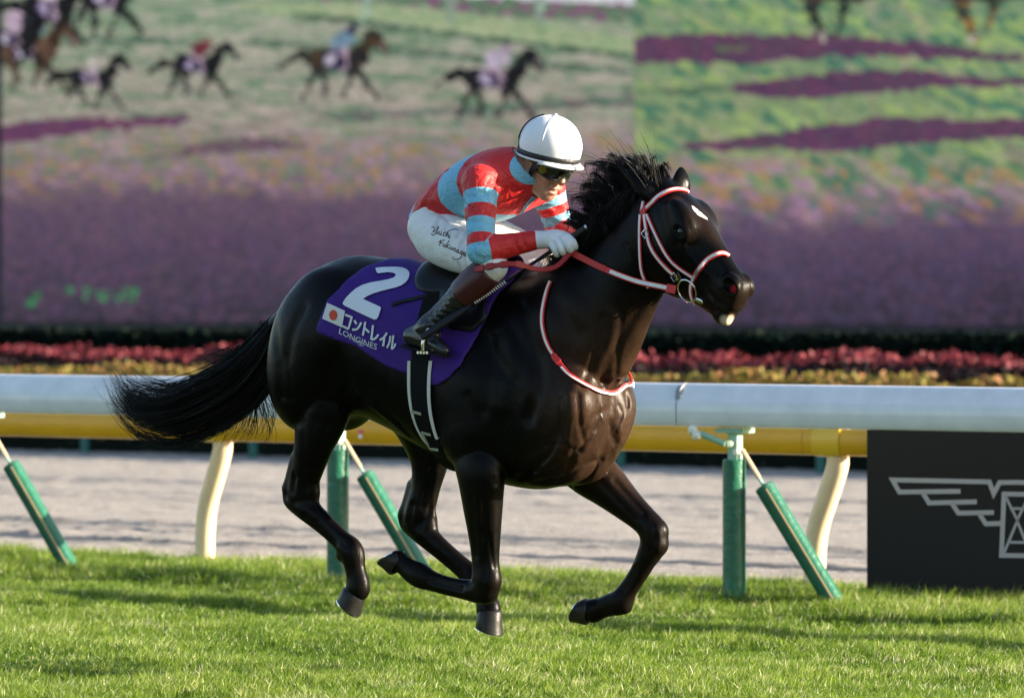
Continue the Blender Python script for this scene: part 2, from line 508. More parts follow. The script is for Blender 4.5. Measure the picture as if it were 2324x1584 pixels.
# wide at the eyes, narrow along the lower jaw
low = np.interp(ha, [0, .2, .3, .45, .6], [.12, .22, .30, .20, .05])
we = hw * (1 + low * np.clip(q, -1, .3) - .18 * np.clip(q - .55, 0, 1))
d = (((np.abs(hc) / we) ** 2.4 + np.abs((hb - bc) / np.maximum(bh, .01)) ** 2.4) ** (1 / 2.4) - 1) * np.minimum(hw, bh) * .9
d = np.maximum(d, np.maximum(-.05 - ha, ha - .614))
HB.union(s, d.astype(np.float32), .035)
HM = [H1, H2, H3]
for sgn in (-1, 1):
    HB.ell(HD(.19, .022, sgn * .078), (.070, .032, .024), .045, HM)                 # brow
    HB.ell(HD(.245, -.01, sgn * .086), (.052, .034, .018), .03, HM)                 # orbit
    HB.ell(HD(.20, -.165, sgn * .066), (.105, .085, .030), .03, HM)                 # cheek
    HB.groove([HD(.30, -.055, sgn * .088), HD(.38, -.05, sgn * .07), HD(.43, -.048, sgn * .06)], -.006, .016)   # facial crest
    HB.groove([HD(.33, -.005, sgn * .078), HD(.46, .0, sgn * .056)], .007, .026)
    HB.ell(HD(.544, .008, sgn * (.042 if sgn < 0 else .034)), (.050, .042, .024), .015, HM)                 # flared nostril rim
    HB.ell(HD(.550, .008, sgn * (.068 if sgn < 0 else .060)), (.038, .028, .036), .006, HM, cut=True)      # nostril
    HB.groove([HD(.550 + .042 * math.cos(q), .008 + .031 * math.sin(q), sgn * ((.064 if sgn < 0 else .054) - .012 * math.cos(q))) for q in np.linspace(0, 2 * math.pi, 13)], -.006, .006)
    HB.groove([HD(.58, -.07, sgn * .05), HD(.54, -.080, sgn * .056), HD(.50, -.088, sgn * .056)], .010, .007)    # mouth
    HB.ell(HD(.250, -.008, sgn * .112), (.024, .015, .018), .008, HM, cut=True)      # eye socket
HB.ell(HD(.578, -.045, 0), (.026, .036, .034), .03, HM)                                # upper lip
HB.ell(HD(.582, -.132, 0), (.042, .030, .037), .02, HM)                               # chin and lower lip
HB.groove([HD(.615, -.074, -.04), HD(.620, -.076, 0), HD(.615, -.074, .04)], .014, .008)
# ears
def ear(base, tip, wide, back):
    base, tip, back = np.array(base), np.array(tip), np.array(back, float)
    for i in range(8):
        t0, t1 = i / 8, (i + 1) / 8
        w = lambda t: .010 + wide * (1 - abs(t - .35) / .65 if t > .35 else .62 + .38 * t / .35) ** .8
        HB.cone(base + (tip - base) * t0, base + (tip - base) * t1, w(t0) * .95, w(t1) * .95, .01, (back, 1.9))
nb, nt_ = P(1487, 452, -.068), P(1424, 388, -.100)
fb, ft = P(1546, 436, .055), P(1546, 384, .080)
ear(nb, nt_, .030, (.45, -.75, .5)); ear(fb, ft, .031, (.8, -.45, .1))
HB.ell((nb * .45 + nt_ * .55) + np.array([.014, -.026, .012]), (.045, .012, .015), .008, [(nt_ - nb) / np.linalg.norm(nt_ - nb), *np.linalg.svd((nt_ - nb)[None])[2][1:]], cut=True)

# shoulder, chest and quarters: muscle masses
for sgn in (-1, 1):
    fwd = 0.0 if sgn < 0 else .045
    HB.chain([[.22, sgn * .10, 1.50, .05], [.36 + fwd, sgn * .148, 1.30, .080], [.50 + fwd, sgn * .150, 1.12, .090], [.545 + fwd, sgn * .145, 1.03, .080]], .09, ((0, 1, 0), 1.35))
    HB.ell((.20, sgn * .165, 1.10), (.15, .095, .20), .08)                              # triceps
    HB.ell((-.56, sgn * .150, 1.38), (.20, .110, .23), .08)                             # gluteal mass
    HB.ell((-.67, sgn * .130, 1.14), (.135, .100, .15), .10)
    HB.ell((.20, sgn * .140, .96), (.095, .090, .15), .08)
    HB.ell((-.685, sgn * .140, 1.22), (.145, .100, .25), .09)                           # hamstrings
    HB.ell((.62 + fwd * .6, sgn * .090, 1.03), (.12, .098, .17), .035)                         # pectorals
    HB.ell((.50 + fwd * .6, sgn * .075, .885), (.17, .080, .125), .04)
HB.cone((-.84, 0, 1.44), (-.93, 0, 1.385), .055, .04, .03)                          # dock

# near (right) fore: forearm upright, cannon folded back
NF = [L(1085, 985, -.140, .085), L(1088, 1035, -.163, .106), L(1092, 1078, -.182, .098), L(1096, 1150, -.175, .081), L(1100, 1220, -.168, .064), L(1102, 1275, -.165, .054), L(1104, 1312, -.165, .057), L(1102, 1334, -.165, .054)]
HB.chain(NF, .12, ((0, 1, 0), 1.25))
HB.chain([L(1097, 1342, -.165, .050), L(1060, 1338, -.165, .038), L(1015, 1329, -.166, .035), L(975, 1316, -.167, .038), L(954, 1306, -.168, .046), L(934, 1296, -.168, .041), L(915, 1281, -.169, .034), L(902, 1271, -.170, .041)], .02, ((0, 1, 0), 1.2))
# far (left) fore: reaching forward
HB.chain([L(1300, 1010, .165, .125), L(1330, 1058, .175, .108), L(1378, 1102, .18, .085), L(1425, 1146, .18, .064), L(1462, 1180, .18, .053), L(1482, 1205, .18, .055), L(1484, 1232, .18, .052), L(1474, 1256, .18, .045)], .06, ((0, 1, 0), 1.25))
HB.chain([L(1470, 1262, .18, .042), L(1450, 1300, .18, .036), L(1424, 1340, .18, .036), L(1408, 1365, .18, .046), L(1385, 1372, .18, .040), L(1358, 1382, .18, .038), L(1345, 1386, .18, .046)], .02, ((0, 1, 0), 1.2))
# near hind
HB.chain([L(745, 840, -.11, .10), L(733, 925, -.140, .122), L(714, 1000, -.155, .088), L(700, 1055, -.15, .070), L(688, 1098, -.145, .062), L(683, 1126, -.145, .058)], .12, ((0, 1, 0), 1.35))
HB.chain([L(655, 1108, -.145, .018), L(658, 1135, -.145, .026), L(690, 1150, -.145, .048), L(735, 1188, -.142, .042), L(775, 1226, -.14, .040), L(798, 1252, -.138, .050), L(806, 1290, -.136, .040), L(812, 1318, -.134, .043), L(812, 1338, -.134, .050)], .02, ((0, 1, 0), 1.2))
HB.cone(P(672, 1040, -.15), P(652, 1105, -.145), .025, .018, .03)
# far hind
HB.chain([L(920, 880, .14, .14), L(966, 975, .15, .120), L(975, 1040, .145, .083), L(967, 1100, .14, .062), L(955, 1150, .135, .061), L(946, 1180, .135, .058)], .12, ((0, 1, 0), 1.3))
HB.chain([L(918, 1166, .135, .018), L(922, 1188, .135, .026), L(955, 1205, .135, .047), L(1000, 1245, .14, .041), L(1050, 1288, .15, .040), L(1088, 1322, .16, .050), L(1101, 1350, .165, .040), L(1107, 1372, .165, .043), L(1109, 1386, .165, .050)], .02, ((0, 1, 0), 1.2))
HB.cone(P(935, 1100, .14), P(915, 1165, .135), .022, .018, .03)

# grooves and folds
for sgn in (-1, 1):
    HB.groove([(.30, sgn * .30, 1.30), (.40, sgn * .30, 1.12), (.36, sgn * .28, 1.0)], .010, .03)
    HB.groove([(.68, sgn * .14, 1.36), (.60, sgn * .17, 1.46), (.50, sgn * .16, 1.56)], .014, .035)         # jugular groove, shoulder edge
    HB.groove([(.90, sgn * .06, 1.55), (.80, sgn * .09, 1.38), (.72, sgn * .08, 1.22)], .012, .025)
    HB.groove([(.71, sgn * .19, 1.12), (.64, sgn * .2, .98), (.52, sgn * .20, .86)], .012, .020)
    HB.groove([(.60, sgn * .12, .92), (.50, sgn * .13, .82), (.40, sgn * .14, .78)], .010, .016)
    HB.groove([(-.45, sgn * .26, 1.2), (-.5, sgn * .27, 1.1), (-.52, sgn * .24, 1.0)], .020, .05)              # flank
    HB.groove([(-.78, sgn * .25, 1.42), (-.70, sgn * .27, 1.25), (-.70, sgn * .25, 1.10)], .008, .025)
HB.groove([(.76, 0, 1.18), (.76, 0, 1.02), (.70, 0, .88), (.60, 0, .78)], .022, .022)                        # breast line
for i in range(5):
    x = -.28 + .07 * i
    HB.groove([(x, -.30, 1.25), (x - .03, -.28, 1.05), (x - .05, -.2, .95)], .003, .018)
# neck and breast, as the low sun shows them
for sgn in (-1, 1):
    HB.groove([(.955, sgn * .055, 1.52), (.88, sgn * .075, 1.40), (.80, sgn * .085, 1.27), (.755, sgn * .07, 1.17)], .016, .020)          # throat band edge
    HB.groove([(.93, sgn * .0, 1.50), (.85, sgn * .02, 1.34), (.80, sgn * .02, 1.22)], -.010, .030)                                  # windpipe
    HB.groove([(.74, sgn * .05, 1.17), (.80, sgn * .13, 1.16), (.72, sgn * .22, 1.20)], .022, .022)                                   # hollow above the point of shoulder
    HB.ell((.690, sgn * .150, 1.08), (.050, .055, .085), .07)                                                                          # point of shoulder
    HB.groove([(.76, sgn * .09, 1.12), (.74, sgn * .10, 1.0), (.68, sgn * .13, .90)], .014, .014)
    HB.groove([(.72, sgn * .20, 1.0), (.66, sgn * .2, .90), (.56, sgn * .22, .84)], .018, .014)
    HB.groove([(.66, sgn * .05, .85), (.58, sgn * .10, .80), (.46, sgn * .13, .75)], .014, .014)
    HB.groove([(.60, sgn * .16, .93), (.50, sgn * .2, .86), (.38, sgn * .22, .80)], -.010, .016)
    HB.groove([(.80, sgn * .03, 1.10), (.79, sgn * .05, .98), (.72, sgn * .06, .88)], -.010, .020)
    HB.groove([(.79, sgn * .14, 1.08), (.77, sgn * .17, 1.02)], .012, .014)
for k in range(10):      # skin folds where the breast meets the forearms
    a = RNG.uniform(0, 1); y0 = RNG.uniform(-.16, .12)
    p0 = np.array([.66 - .16 * a, y0, .92 - .12 * a]); d_ = np.array([.05, RNG.uniform(.02, .05), .05])
    HB.groove([p0 - d_ * .8, p0, p0 + d_ * .8], RNG.choice([.006, -.006]), .009)
def tendon(a, b_, y, off, depth=.009, w=.011):
    """groove between the bone and the tendon of a cannon, on its outer and inner face"""
    for side in (-1, 1): HB.groove([P(*a, y) + np.array([0, side * off, 0]), P((a[0] + b_[0]) / 2, (a[1] + b_[1]) / 2, y) + np.array([0, side * off, 0]), P(*b_, y) + np.array([0, side * off, 0])], depth, w)
tendon((1060, 1334), (985, 1316), -.166, .033); tendon((1452, 1288), (1424, 1335), .18, .033); tendon((705, 1168), (775, 1232), -.142, .038); tendon((968, 1222), (1060, 1302), .148, .038)
# knees and hocks: bony corners
HB.ell(P(1117, 1318, -.165), (.030, .036, .042), .02); HB.ell(P(1108, 1352, -.165), (.034, .034, .022), .02)
HB.ell(P(1497, 1203, .18), (.030, .036, .034), .02); HB.ell(P(1500, 1238, .18), (.024, .034, .030), .02)
for c in ((1117, 1338), (1500, 1222)): HB.groove([P(c[0], c[1], -.165 if c[0] < 1300 else .18) + np.array([.05, q, 0]) for q in (-.04, 0, .04)], .008, .008)
for c, y in (((718, 1120), -.145), ((985, 1185), .135)):
    HB.ell(P(c[0] - 8, c[1], y), (.026, .034, .040), .03)
    for side in (-1, 1): HB.groove([P(c[0] - 34, c[1] - 40, y) + np.array([0, side * .05, 0]), P(c[0] - 40, c[1] - 5, y) + np.array([0, side * .05, 0])], .014, .014)
# gaskin and forearm muscle lines
HB.groove([P(760, 960, -.28), P(735, 1030, -.24), P(712, 1090, -.22)], .014, .018); HB.groove([P(700, 960, -.28), P(695, 1030, -.24), P(690, 1080, -.21)], .010, .018)
HB.groove([P(1004, 1000, .05), P(990, 1070, .06), P(975, 1140, .07)], .014, .016); HB.groove([P(985, 1050, .05), P(965, 1110, .06), P(955, 1150, .07)], .012, .014)
HB.groove([P(1108, 1060, -.30), P(1108, 1150, -.27), P(1108, 1240, -.24)], .012, .016); HB.groove([P(1128, 1120, -.22), P(1124, 1200, -.21), P(1122, 1290, -.20)], .012, .014)
HB.groove([P(1350, 1040, .08), P(1390, 1100, .09), P(1440, 1150, .11)], .010, .014)
# fetlocks
for c, y in (((950, 1296), -.168), ((1420, 1378), .18), ((776, 1262), -.138), ((1078, 1330), .16)): HB.ell(P(*c, y), (.022, .026, .022), .02)
# finer lines laid on the skin where the picture shows them
_V, _Q = HB.mesh(1)
_bv = BVHTree.FromPolygons([tuple(v) for v in _V], [tuple(f) for f in _Q.tolist()])
def skin_line(pxs, depth, width):
    run = []
    for x_, y_ in catmull(np.array(pxs, float), 4) if len(pxs) > 2 else pxs:
        r_ = _bv.ray_cast(CAM, ray(x_, y_).normalized())
        if r_[0] is not None and (r_[0] - CAM).length < 19.5: run.append(np.array(r_[0]))
    if len(run) > 1: HB.groove(run, depth, width)
for pxs, dp, wd in (
 ([(1312, 895), (1314, 930), (1316, 965), (1325, 1000)], .013, .010), ([(1290, 900), (1293, 950), (1288, 1000)], -.009, .018), ([(1272, 905), (1271, 945), (1275, 990), (1284, 1010)], .009, .010),
 ([(1183, 1086), (1205, 1070), (1230, 1048), (1250, 1025), (1258, 1008)], .014, .009), ([(1195, 1090), (1218, 1076), (1242, 1056), (1262, 1032), (1270, 1016)], -.008, .010),
 ([(1215, 1072), (1240, 1062), (1262, 1050)], .007, .007), ([(1302, 1022), (1298, 1045), (1287, 1070), (1274, 1094)], .012, .010), ([(1272, 1096), (1305, 1070), (1335, 1052), (1365, 1043)], .015, .010),
 ([(1358, 1046), (1372, 1034), (1388, 1026)], .009, .008), ([(1383, 958), (1387, 985), (1396, 1005)], .014, .012), ([(1398, 988), (1410, 966), (1418, 945)], -.006, .009), ([(1345, 985), (1330, 1010), (1310, 1040)], -.007, .014),
 ([(1380, 930), (1350, 945), (1325, 975)], .006, .012), ([(1405, 920), (1412, 940), (1404, 958)], .005, .007), ([(1222, 996), (1236, 1010)], .006, .007), ([(1240, 985), (1252, 1000), (1250, 1012)], -.005, .007),
 ([(1368, 720), (1357, 775), (1342, 830), (1322, 875)], .013, .013), ([(1392, 715), (1386, 780), (1378, 850)], -.008, .020), ([(1412, 715), (1404, 780), (1398, 850)], .009, .011),
 ([(1098, 1105), (1100, 1180), (1100, 1260), (1102, 1310)], .010, .010), ([(1122, 1110), (1120, 1200), (1118, 1290)], -.007, .013), ([(1110, 1215), (1116, 1260), (1122, 1290)], .009, .008), ([(1068, 1100), (1074, 1180), (1080, 1260)], .007, .012),
 ([(700, 1085), (703, 1120), (712, 1150)], .012, .009), ([(672, 1080), (668, 1110), (672, 1140)], .008, .010), ([(745, 960), (725, 1010), (712, 1060)], .010, .014), ([(690, 960), (688, 1010), (690, 1060)], .008, .014),
 ([(982, 1060), (970, 1110), (958, 1150)], .012, .010), ([(976, 1150), (968, 1175), (955, 1186)], .012, .009), ([(992, 1070), (984, 1130), (985, 1170)], -.008, .010),
 ([(1478, 1195), (1476, 1225), (1480, 1250)], .010, .008), ([(1491, 1196), (1497, 1222), (1492, 1246)], -.006, .009), ([(1395, 1090), (1430, 1130), (1462, 1165)], .010, .011), ([(1360, 1090), (1400, 1135), (1445, 1180)], .008, .012),
 ([(812, 893), (850, 925), (890, 957), (928, 990)], -.009, .011), ([(830, 895), (868, 928), (908, 962)], .007, .014), ([(790, 860), (775, 900), (780, 925)], .012, .018),
 ([(690, 700), (662, 760), (652, 830), (660, 900)], .010, .024), ([(735, 880), (700, 920), (680, 960)], .010, .020), ([(760, 800), (790, 850), (785, 900)], .008, .026),
 ([(1178, 690), (1210, 770), (1226, 860), (1200, 950)], .014, .026), ([(1150, 720), (1160, 820), (1140, 920)], -.008, .035), ([(1118, 770), (1108, 850), (1100, 930)], .008, .026), ([(1060, 900), (1080, 960), (1085, 1020)], .007, .022),
 ([(1300, 640), (1340, 690), (1350, 740)], .007, .030), ([(1420, 560), (1440, 610), (1450, 660)], .008, .020),
 ([(1552, 560), (1575, 585), (1600, 610)], -.004, .008), ([(1500, 560), (1510, 600), (1530, 630)], -.005, .016), ([(1560, 500), (1568, 530), (1560, 555)], .004, .010), ([(1600, 640), (1610, 665), (1625, 690)], .005, .009),
 ([(1050, 1336), (1020, 1330), (985, 1318)], .007, .008), ([(720, 1180), (750, 1205), (785, 1240)], .007, .008), ([(1445, 1300), (1430, 1325), (1415, 1345)], .007, .008), ([(975, 1225), (1010, 1255), (1050, 1290)], .007, .008)):
    skin_line(pxs, dp * .82, wd)
V, Q = HB.mesh(3)
horse = empty('racehorse', (0, 0, 0))
tag(horse, 'glossy black racehorse galloping over the turf with all four hooves off the ground', 'horse')
body_me = mesh_np('body', V, Q)
HBVH = BVHTree.FromPolygons([tuple(v) for v in V], [tuple(f) for f in Q.tolist()])
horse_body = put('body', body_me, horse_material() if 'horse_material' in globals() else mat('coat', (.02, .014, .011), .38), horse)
# ------------------------------------------------------------------ hooves, eyes
def hoof(C, T, Hh, y, size=1.0):
    C, T, Hh = [Vector(P(*c, y)) for c in (C, T, Hh)]
    f = (T - Hh).normalized(); lat = Vector((0, 1, 0))
    dn = f.cross(lat).normalized()
    mid = (T + Hh) / 2
    if (mid - C).dot(dn) < 0: dn = -dn
    hgt = (mid - C).dot(dn)
    hgt = min(max(hgt, .045), .075)
    c0 = mid - dn * hgt - f * .022
    rings = []
    for t, rx, ry, sh, tilt in ((-.12, .040, .038, -.004, .012), (.0, .050, .047, 0, .020), (.06, .0535, .049, .002, .018), (.5, .0575, .053, .010, .010), (.96, .063, .058, .020, 0), (1.0, .061, .056, .020, 0)):
        ring = []
        for k in range(28):
            a = 2 * math.pi * k / 28
            cx = math.cos(a); sy = math.sin(a)
            rr = rx * (1.0 if cx > 0 else .90)
            ring.append(c0 + f * (sh + rr * cx * size) + lat * (ry * size * sy * (1.0 if cx > -.5 else .92)) + dn * (hgt * t + tilt * (-cx) * (1 - t) * .9))
        rings.append(ring)
    V, F = [v for r in rings for v in r], []
    for i in range(len(rings) - 1):
        for k in range(28):
            k2 = (k + 1) % 28
            F.append((i * 28 + k, i * 28 + k2, (i + 1) * 28 + k2, (i + 1) * 28 + k))
    n = len(V); V.append(c0 + f * .02 + dn * (hgt * .88)); F += [((len(rings) - 1) * 28 + k, (len(rings) - 1) * 28 + (k + 1) % 28, n) for k in range(28)]
    o = MB().add(V, F).build('hoof', M_HOOF, horse)
    # aluminium racing plate on the sole
    pts = []
    for a in np.linspace(-2.35, 2.35, 26):
        pts.append(c0 + f * (.020 + .054 * math.cos(a) * size) + lat * (.049 * size * math.sin(a)) + dn * (hgt + .003))
    MB().tube(pts, .009, sides=6, flat=.45, up=dn).build('shoe', M_METAL, o)
    return o
hoof((808, 1348), (813, 1400), (772, 1351), -.134)
hoof((1107, 1384), (1141, 1444), (1078, 1416), .165)
hoof((896, 1279), (857, 1284), (916, 1247), -.170)
hoof((1338, 1384), (1299, 1411), (1330, 1356), .18)
def uv_ball(c, r, n=20, m=12):
    V, F = [], []
    for i in range(m + 1):
        th = math.pi * i / m
        for k in range(n):
            a = 2 * math.pi * k / n
            V.append(Vector(c) + Vector((r * math.sin(th) * math.cos(a), r * math.sin(th) * math.sin(a), r * math.cos(th))))
    for i in range(m):
        for k in range(n):
            F.append((i * n + k, (i + 1) * n + k, (i + 1) * n + (k + 1) % n, i * n + (k + 1) % n))
    return V, F
M_EYE = mat('dark_eye', (.006, .004, .003), .06, .6)
for sgn in (-1, 1):
    MB().add(*uv_ball(HD(.250, -.008, sgn * .083), .025)).build('eye', M_EYE, horse)

# ------------------------------------------------------------------ hair
def strands(name, roots, tips_fn, n, parent, width=.0022, segs=9):
    """hair locks as thin three-sided tapering blades, all of one part"""
    VV, FF = [], []
    for i in range(n):
        C = tips_fn(i)
        C = catmull(C, max(2, segs // (len(C) - 1)))
        m = len(C)
        w0 = width * RNG.uniform(.6, 1.3)
        T = np.gradient(C, axis=0); T /= np.linalg.norm(T, axis=1)[:, None] + 1e-9
        ref = RNG.normal(size=3); A = np.cross(T, ref); A /= np.linalg.norm(A, axis=1)[:, None] + 1e-9
        B = np.cross(T, A)
        base = sum(len(v) for v in VV)
        t = np.linspace(0, 1, m)[:, None]
        w = w0 * np.minimum(1, (1 - t) * 2.2 + .08)
        VV.append(np.stack([C + A * w, C - A * w * .5 + B * w * .8, C - A * w * .5 - B * w * .8], 1).reshape(-1, 3))
        k = np.arange(m - 1)[:, None] * 3 + base
        for a, b_ in ((0, 1), (1, 2), (2, 0)):
            FF.append(np.hstack([k + a, k + b_, k + 3 + b_, k + 3 + a]))
    return put(name, mesh_np(name, np.vstack(VV), np.vstack(FF)), M_HAIR, parent)
# tail: streams back, then curls up at its end
TAILC = [P(634, 730, 0), P(598, 812, -.01), P(548, 868, -.02), P(482, 908, -.03), (P(405, 938, -.04)), P(332, 926, -.04), P(284, 890, -.04), P(256, 842, -.04)]
TL = []
for i in range(120):
    u, v = RNG.normal(0, .52), RNG.normal(0, .48); r = math.hypot(u, v)
    if r > 1.2: u, v = u / r * 1.2, v / r * 1.2
    TL.append((u, v, RNG.choice([1.0, .90, .78, .64, .5], p=[.34, .24, .20, .14, .08]), RNG.random() < .28, RNG.normal(0, .03, 3), RNG.uniform(0, 6.3)))
def tail_strand(i):
    u, v, stop, wild, drift, ph = TL[i % len(TL)]
    u, v = u + RNG.normal(0, .07), v + RNG.normal(0, .07)
    stop = stop * RNG.uniform(.86, 1.03)
    out = []
    nn = len(TAILC)
    spread = [.028, .070, .088, .094, .096, .090, .070, .042]
    for k in range(nn):
        t = k / (nn - 1)
        if t > stop + .01: break
        c = np.array(TAILC[k])
        a = np.array(TAILC[min(k + 1, nn - 1)]) - np.array(TAILC[max(k - 1, 0)]); a /= np.linalg.norm(a)
        nrm = np.cross(a, [0, 1, 0]); nrm /= np.linalg.norm(nrm)
        s_ = spread[k] * (1 + (.55 * t if wild else 0))
        wob = .010 * t * math.sin(ph + 5 * t)
        out.append(c + nrm * (u * s_ * 1.15 + wob) + np.array([0, 1, 0]) * v * s_ * .8 + drift * t * t * (1.2 if wild else .5) + RNG.normal(0, .0025 + .005 * t, 3))
    if wild and len(out) > 3:
        out[-1] = out[-1] + np.array([RNG.uniform(-.05, .02), 0, RNG.uniform(-.06, .05)])
    return out
strands('tail', None, tail_strand, 1700, horse, .0019, 16)
# long loose hairs hanging under the tail
def under_strand(i):
    a0 = P(RNG.uniform(590, 640), RNG.uniform(800, 850), -.02)
    x = RNG.uniform(380, 600)
    return [a0, P(600 - (600 - x) * .35, RNG.uniform(860, 930), -.02), P(x + 30, RNG.uniform(925, 990), -.03), P(x, RNG.uniform(960, 1050) - (600 - x) * .12, -.04)]
strands('tail_wisps', None, under_strand, 200, horse, .0012, 12)
def upper_strand(i):
    a0 = P(RNG.uniform(590, 625), RNG.uniform(725, 770), -.01)
    x = RNG.uniform(430, 520)
    return [a0, P(560, RNG.uniform(770, 810), -.02), P(x + 40, RNG.uniform(790, 850), -.03), P(x, RNG.uniform(800, 850) + RNG.uniform(-15, 15), -.03)]
strands('tail_wisps', None, upper_strand, 150, horse, .0012, 12)
# mane: blown back off the crest in curving locks
CREST = catmull([P(1496, 432, 0), P(1450, 464, 0), P(1402, 504, 0), P(1352, 545, 0), P(1308, 576, 0)], 12)
TIPX = [(0.0, 1432, 352), (.18, 1395, 362), (.38, 1358, 398), (.6, 1330, 448), (.8, 1304, 498), (1.0, 1296, 552)]
LOCKS = []
NLOCK = 130
for i in range(NLOCK):
    t = (i + RNG.random()) / NLOCK
    low_ = RNG.random()
    root = CREST[int(t * (len(CREST) - 1))] + np.array([-.012 * low_, -.075 * low_ ** 1.4 + .02, -.012 - .045 * low_])
    tx = np.interp(t, [a[0] for a in TIPX], [a[1] for a in TIPX]) + RNG.normal(12, 24)
    ty = np.interp(t, [a[0] for a in TIPX], [a[2] for a in TIPX]) + RNG.normal(4, 20) + 30 * low_
    ty = max(ty, 356.0)
    yy = RNG.uniform(-.06, .05) - .05 * low_
    tip = P(tx, ty, yy)
    dv = tip - root; ln = np.linalg.norm(dv)
    bow = RNG.uniform(.10, .42) * ln * (1 if t > .25 else .3)
    side = RNG.normal(0, .05) * ln
    c1 = root + dv * .22 + np.array([.16 * ln, side, bow * .85]); c2 = root + dv * .62 + np.array([.05 * ln, side * .5, bow * 1.05]); c3 = root + dv * .95 + np.array([-.04 * ln, -side, bow * .55])
    end = tip + np.array([RNG.uniform(-.03, .02), RNG.normal(0, .012), -RNG.uniform(.1, 1.0) * bow])
    LOCKS.append([root, c1, c2, c3, end])
def mane_strand(i):
    K = LOCKS[i % NLOCK]
    off = RNG.normal(0, .0055, 3); j = RNG.normal(0, .003, 3)
    stop = RNG.uniform(.55, 1.0)
    p = [K[0] + off * 1.2, K[1] + off * 1.1 + j, K[2] + off * .8 + j * 1.4, K[3] + off * .5 + j * 1.6, K[4] + off * .25 + j * 2]
    p[4] = p[3] + (p[4] - p[3]) * stop
    if i % 17 == 0:
        q = RNG.normal(0, .022, 3); p[3] = p[3] + q * .6; p[4] = p[4] + q * 1.6
    return p
strands('mane', None, mane_strand, NLOCK * 17, horse, .0014, 20)
def flyaway(i):
    K = LOCKS[int(RNG.integers(NLOCK))]
    q = RNG.normal(0, .020, 3) + np.array([-.012, 0, .014])
    return [K[0] + q * .1, K[1] + q * .6, K[2] + q * 1.2, K[3] + q * 1.7, K[4] + q * 2.0 + RNG.normal(0, .014, 3)]
strands('mane_wisps', None, flyaway, 190, horse, .0010, 20)
# short close hair that covers the crest and lies on the near side of the neck
def mane_low(i):
    t = RNG.random()
    root = CREST[int(t * (len(CREST) - 1))] + np.array([0, RNG.uniform(-.06, .02), -.02])
    ln = RNG.uniform(.07, .15)
    lift = .03 * (1 - t)
    j = RNG.normal(0, .006, 3)
    return [root, root + np.array([-.3 * ln, -.015, .014 + lift]) + j * .4, root + np.array([-.75 * ln, -.03, lift - .012]) + j, root + np.array([-1.0 * ln, -.04, -.055 + lift - .05 * RNG.random()]) + j * 1.6]
strands('mane', None, mane_low, 1000, horse, .0018, 12)
FL = []
for i in range(12):
    root = POLL + np.array([RNG.uniform(-.02, .01), RNG.uniform(-.02, .03), .022])
    tip = P(RNG.uniform(1470, 1530), RNG.uniform(380, 415), .01)
    FL.append([root, root * .6 + tip * .4 + np.array([-.02, 0, .035]), root * .2 + tip * .8 + np.array([-.015, 0, .025]), tip + np.array([.012, 0, -.02])])
def forelock_strand(i):
    K = FL[i % len(FL)]; off = RNG.normal(0, .006, 3)
    return [K[0] + off, K[1] + off, K[2] + off * .8, K[3] + off * .5 + RNG.normal(0, .004, 3)]
strands('forelock', None, forelock_strand, 110, horse, .0014, 12)
# ================================================================== the place
RAIL_Y, YRAIL_Y, TURF_EDGE, DIRT_END = 4.1, 5.12, 5.25, 19.0
def ground_mat(name, kind):
    m, nt, b = new_mat(name)
    tc = nt.nodes.new('ShaderNodeTexCoord'); V_ = tc.outputs['Object']
    if kind == 'soil':
        n = noise(nt, V_, 3.0, 6); n2 = noise(nt, V_, 45.0, 5)
        c = mixc(nt, n, (.022, .045, .012), (.045, .075, .018)); c = mixc(nt, maprange(nt, n2, .4, .7), c, (.035, .030, .016))
        nt.links.new(c, b.inputs['Base Color']); b.inputs['Roughness'].default_value = .95; b.inputs['Specular IOR Level'].default_value = .1
        bp = nt.nodes.new('ShaderNodeBump'); bp.inputs['Strength'].default_value = .8; bp.inputs['Distance'].default_value = .03
        nt.links.new(n2, bp.inputs['Height']); nt.links.new(bp.outputs[0], b.inputs['Normal'])
    else:
        mp = nt.nodes.new('ShaderNodeMapping'); mp.inputs['Scale'].default_value = (.55, 2.6, 1); nt.links.new(V_, mp.inputs[0])
        n = noise(nt, mp.outputs[0], 3.2, 8, .68); n2 = noise(nt, V_, 34.0, 6, .75)
        c = mixc(nt, n, (.36, .320, .285), (.52, .465, .415)); c = mixc(nt, maprange(nt, n2, .40, .66, 0, .75), c, (.25, .222, .20))
        mp2 = nt.nodes.new('ShaderNodeMapping'); mp2.inputs['Scale'].default_value = (.05, 2.4, 1); nt.links.new(V_, mp2.inputs[0])
        ln_ = noise(nt, mp2.outputs[0], 1.6, 5, .7)       # raked, darker strips along the course
        c = mixc(nt, maprange(nt, ln_, .54, .66, 0, .55), c, (.19, .172, .158))
        nt.links.new(c, b.inputs['Base Color']); b.inputs['Roughness'].default_value = .95; b.inputs['Specular IOR Level'].default_value = .15
        bp = nt.nodes.new('ShaderNodeBump'); bp.inputs['Strength'].default_value = .6; bp.inputs['Distance'].default_value = .02
        nt.links.new(n2, bp.inputs['Height']); nt.links.new(bp.outputs[0], b.inputs['Normal'])
    return m
# ground to the horizon
me = mesh_np('ground', [(-1500, -400, -.075), (1200, -400, -.075), (1200, 2500, -.075), (-1500, 2500, -.075)], [(0, 1, 2, 3)])
tag(put('ground', me, ground_mat('ground_soil', 'soil')), kind='structure')
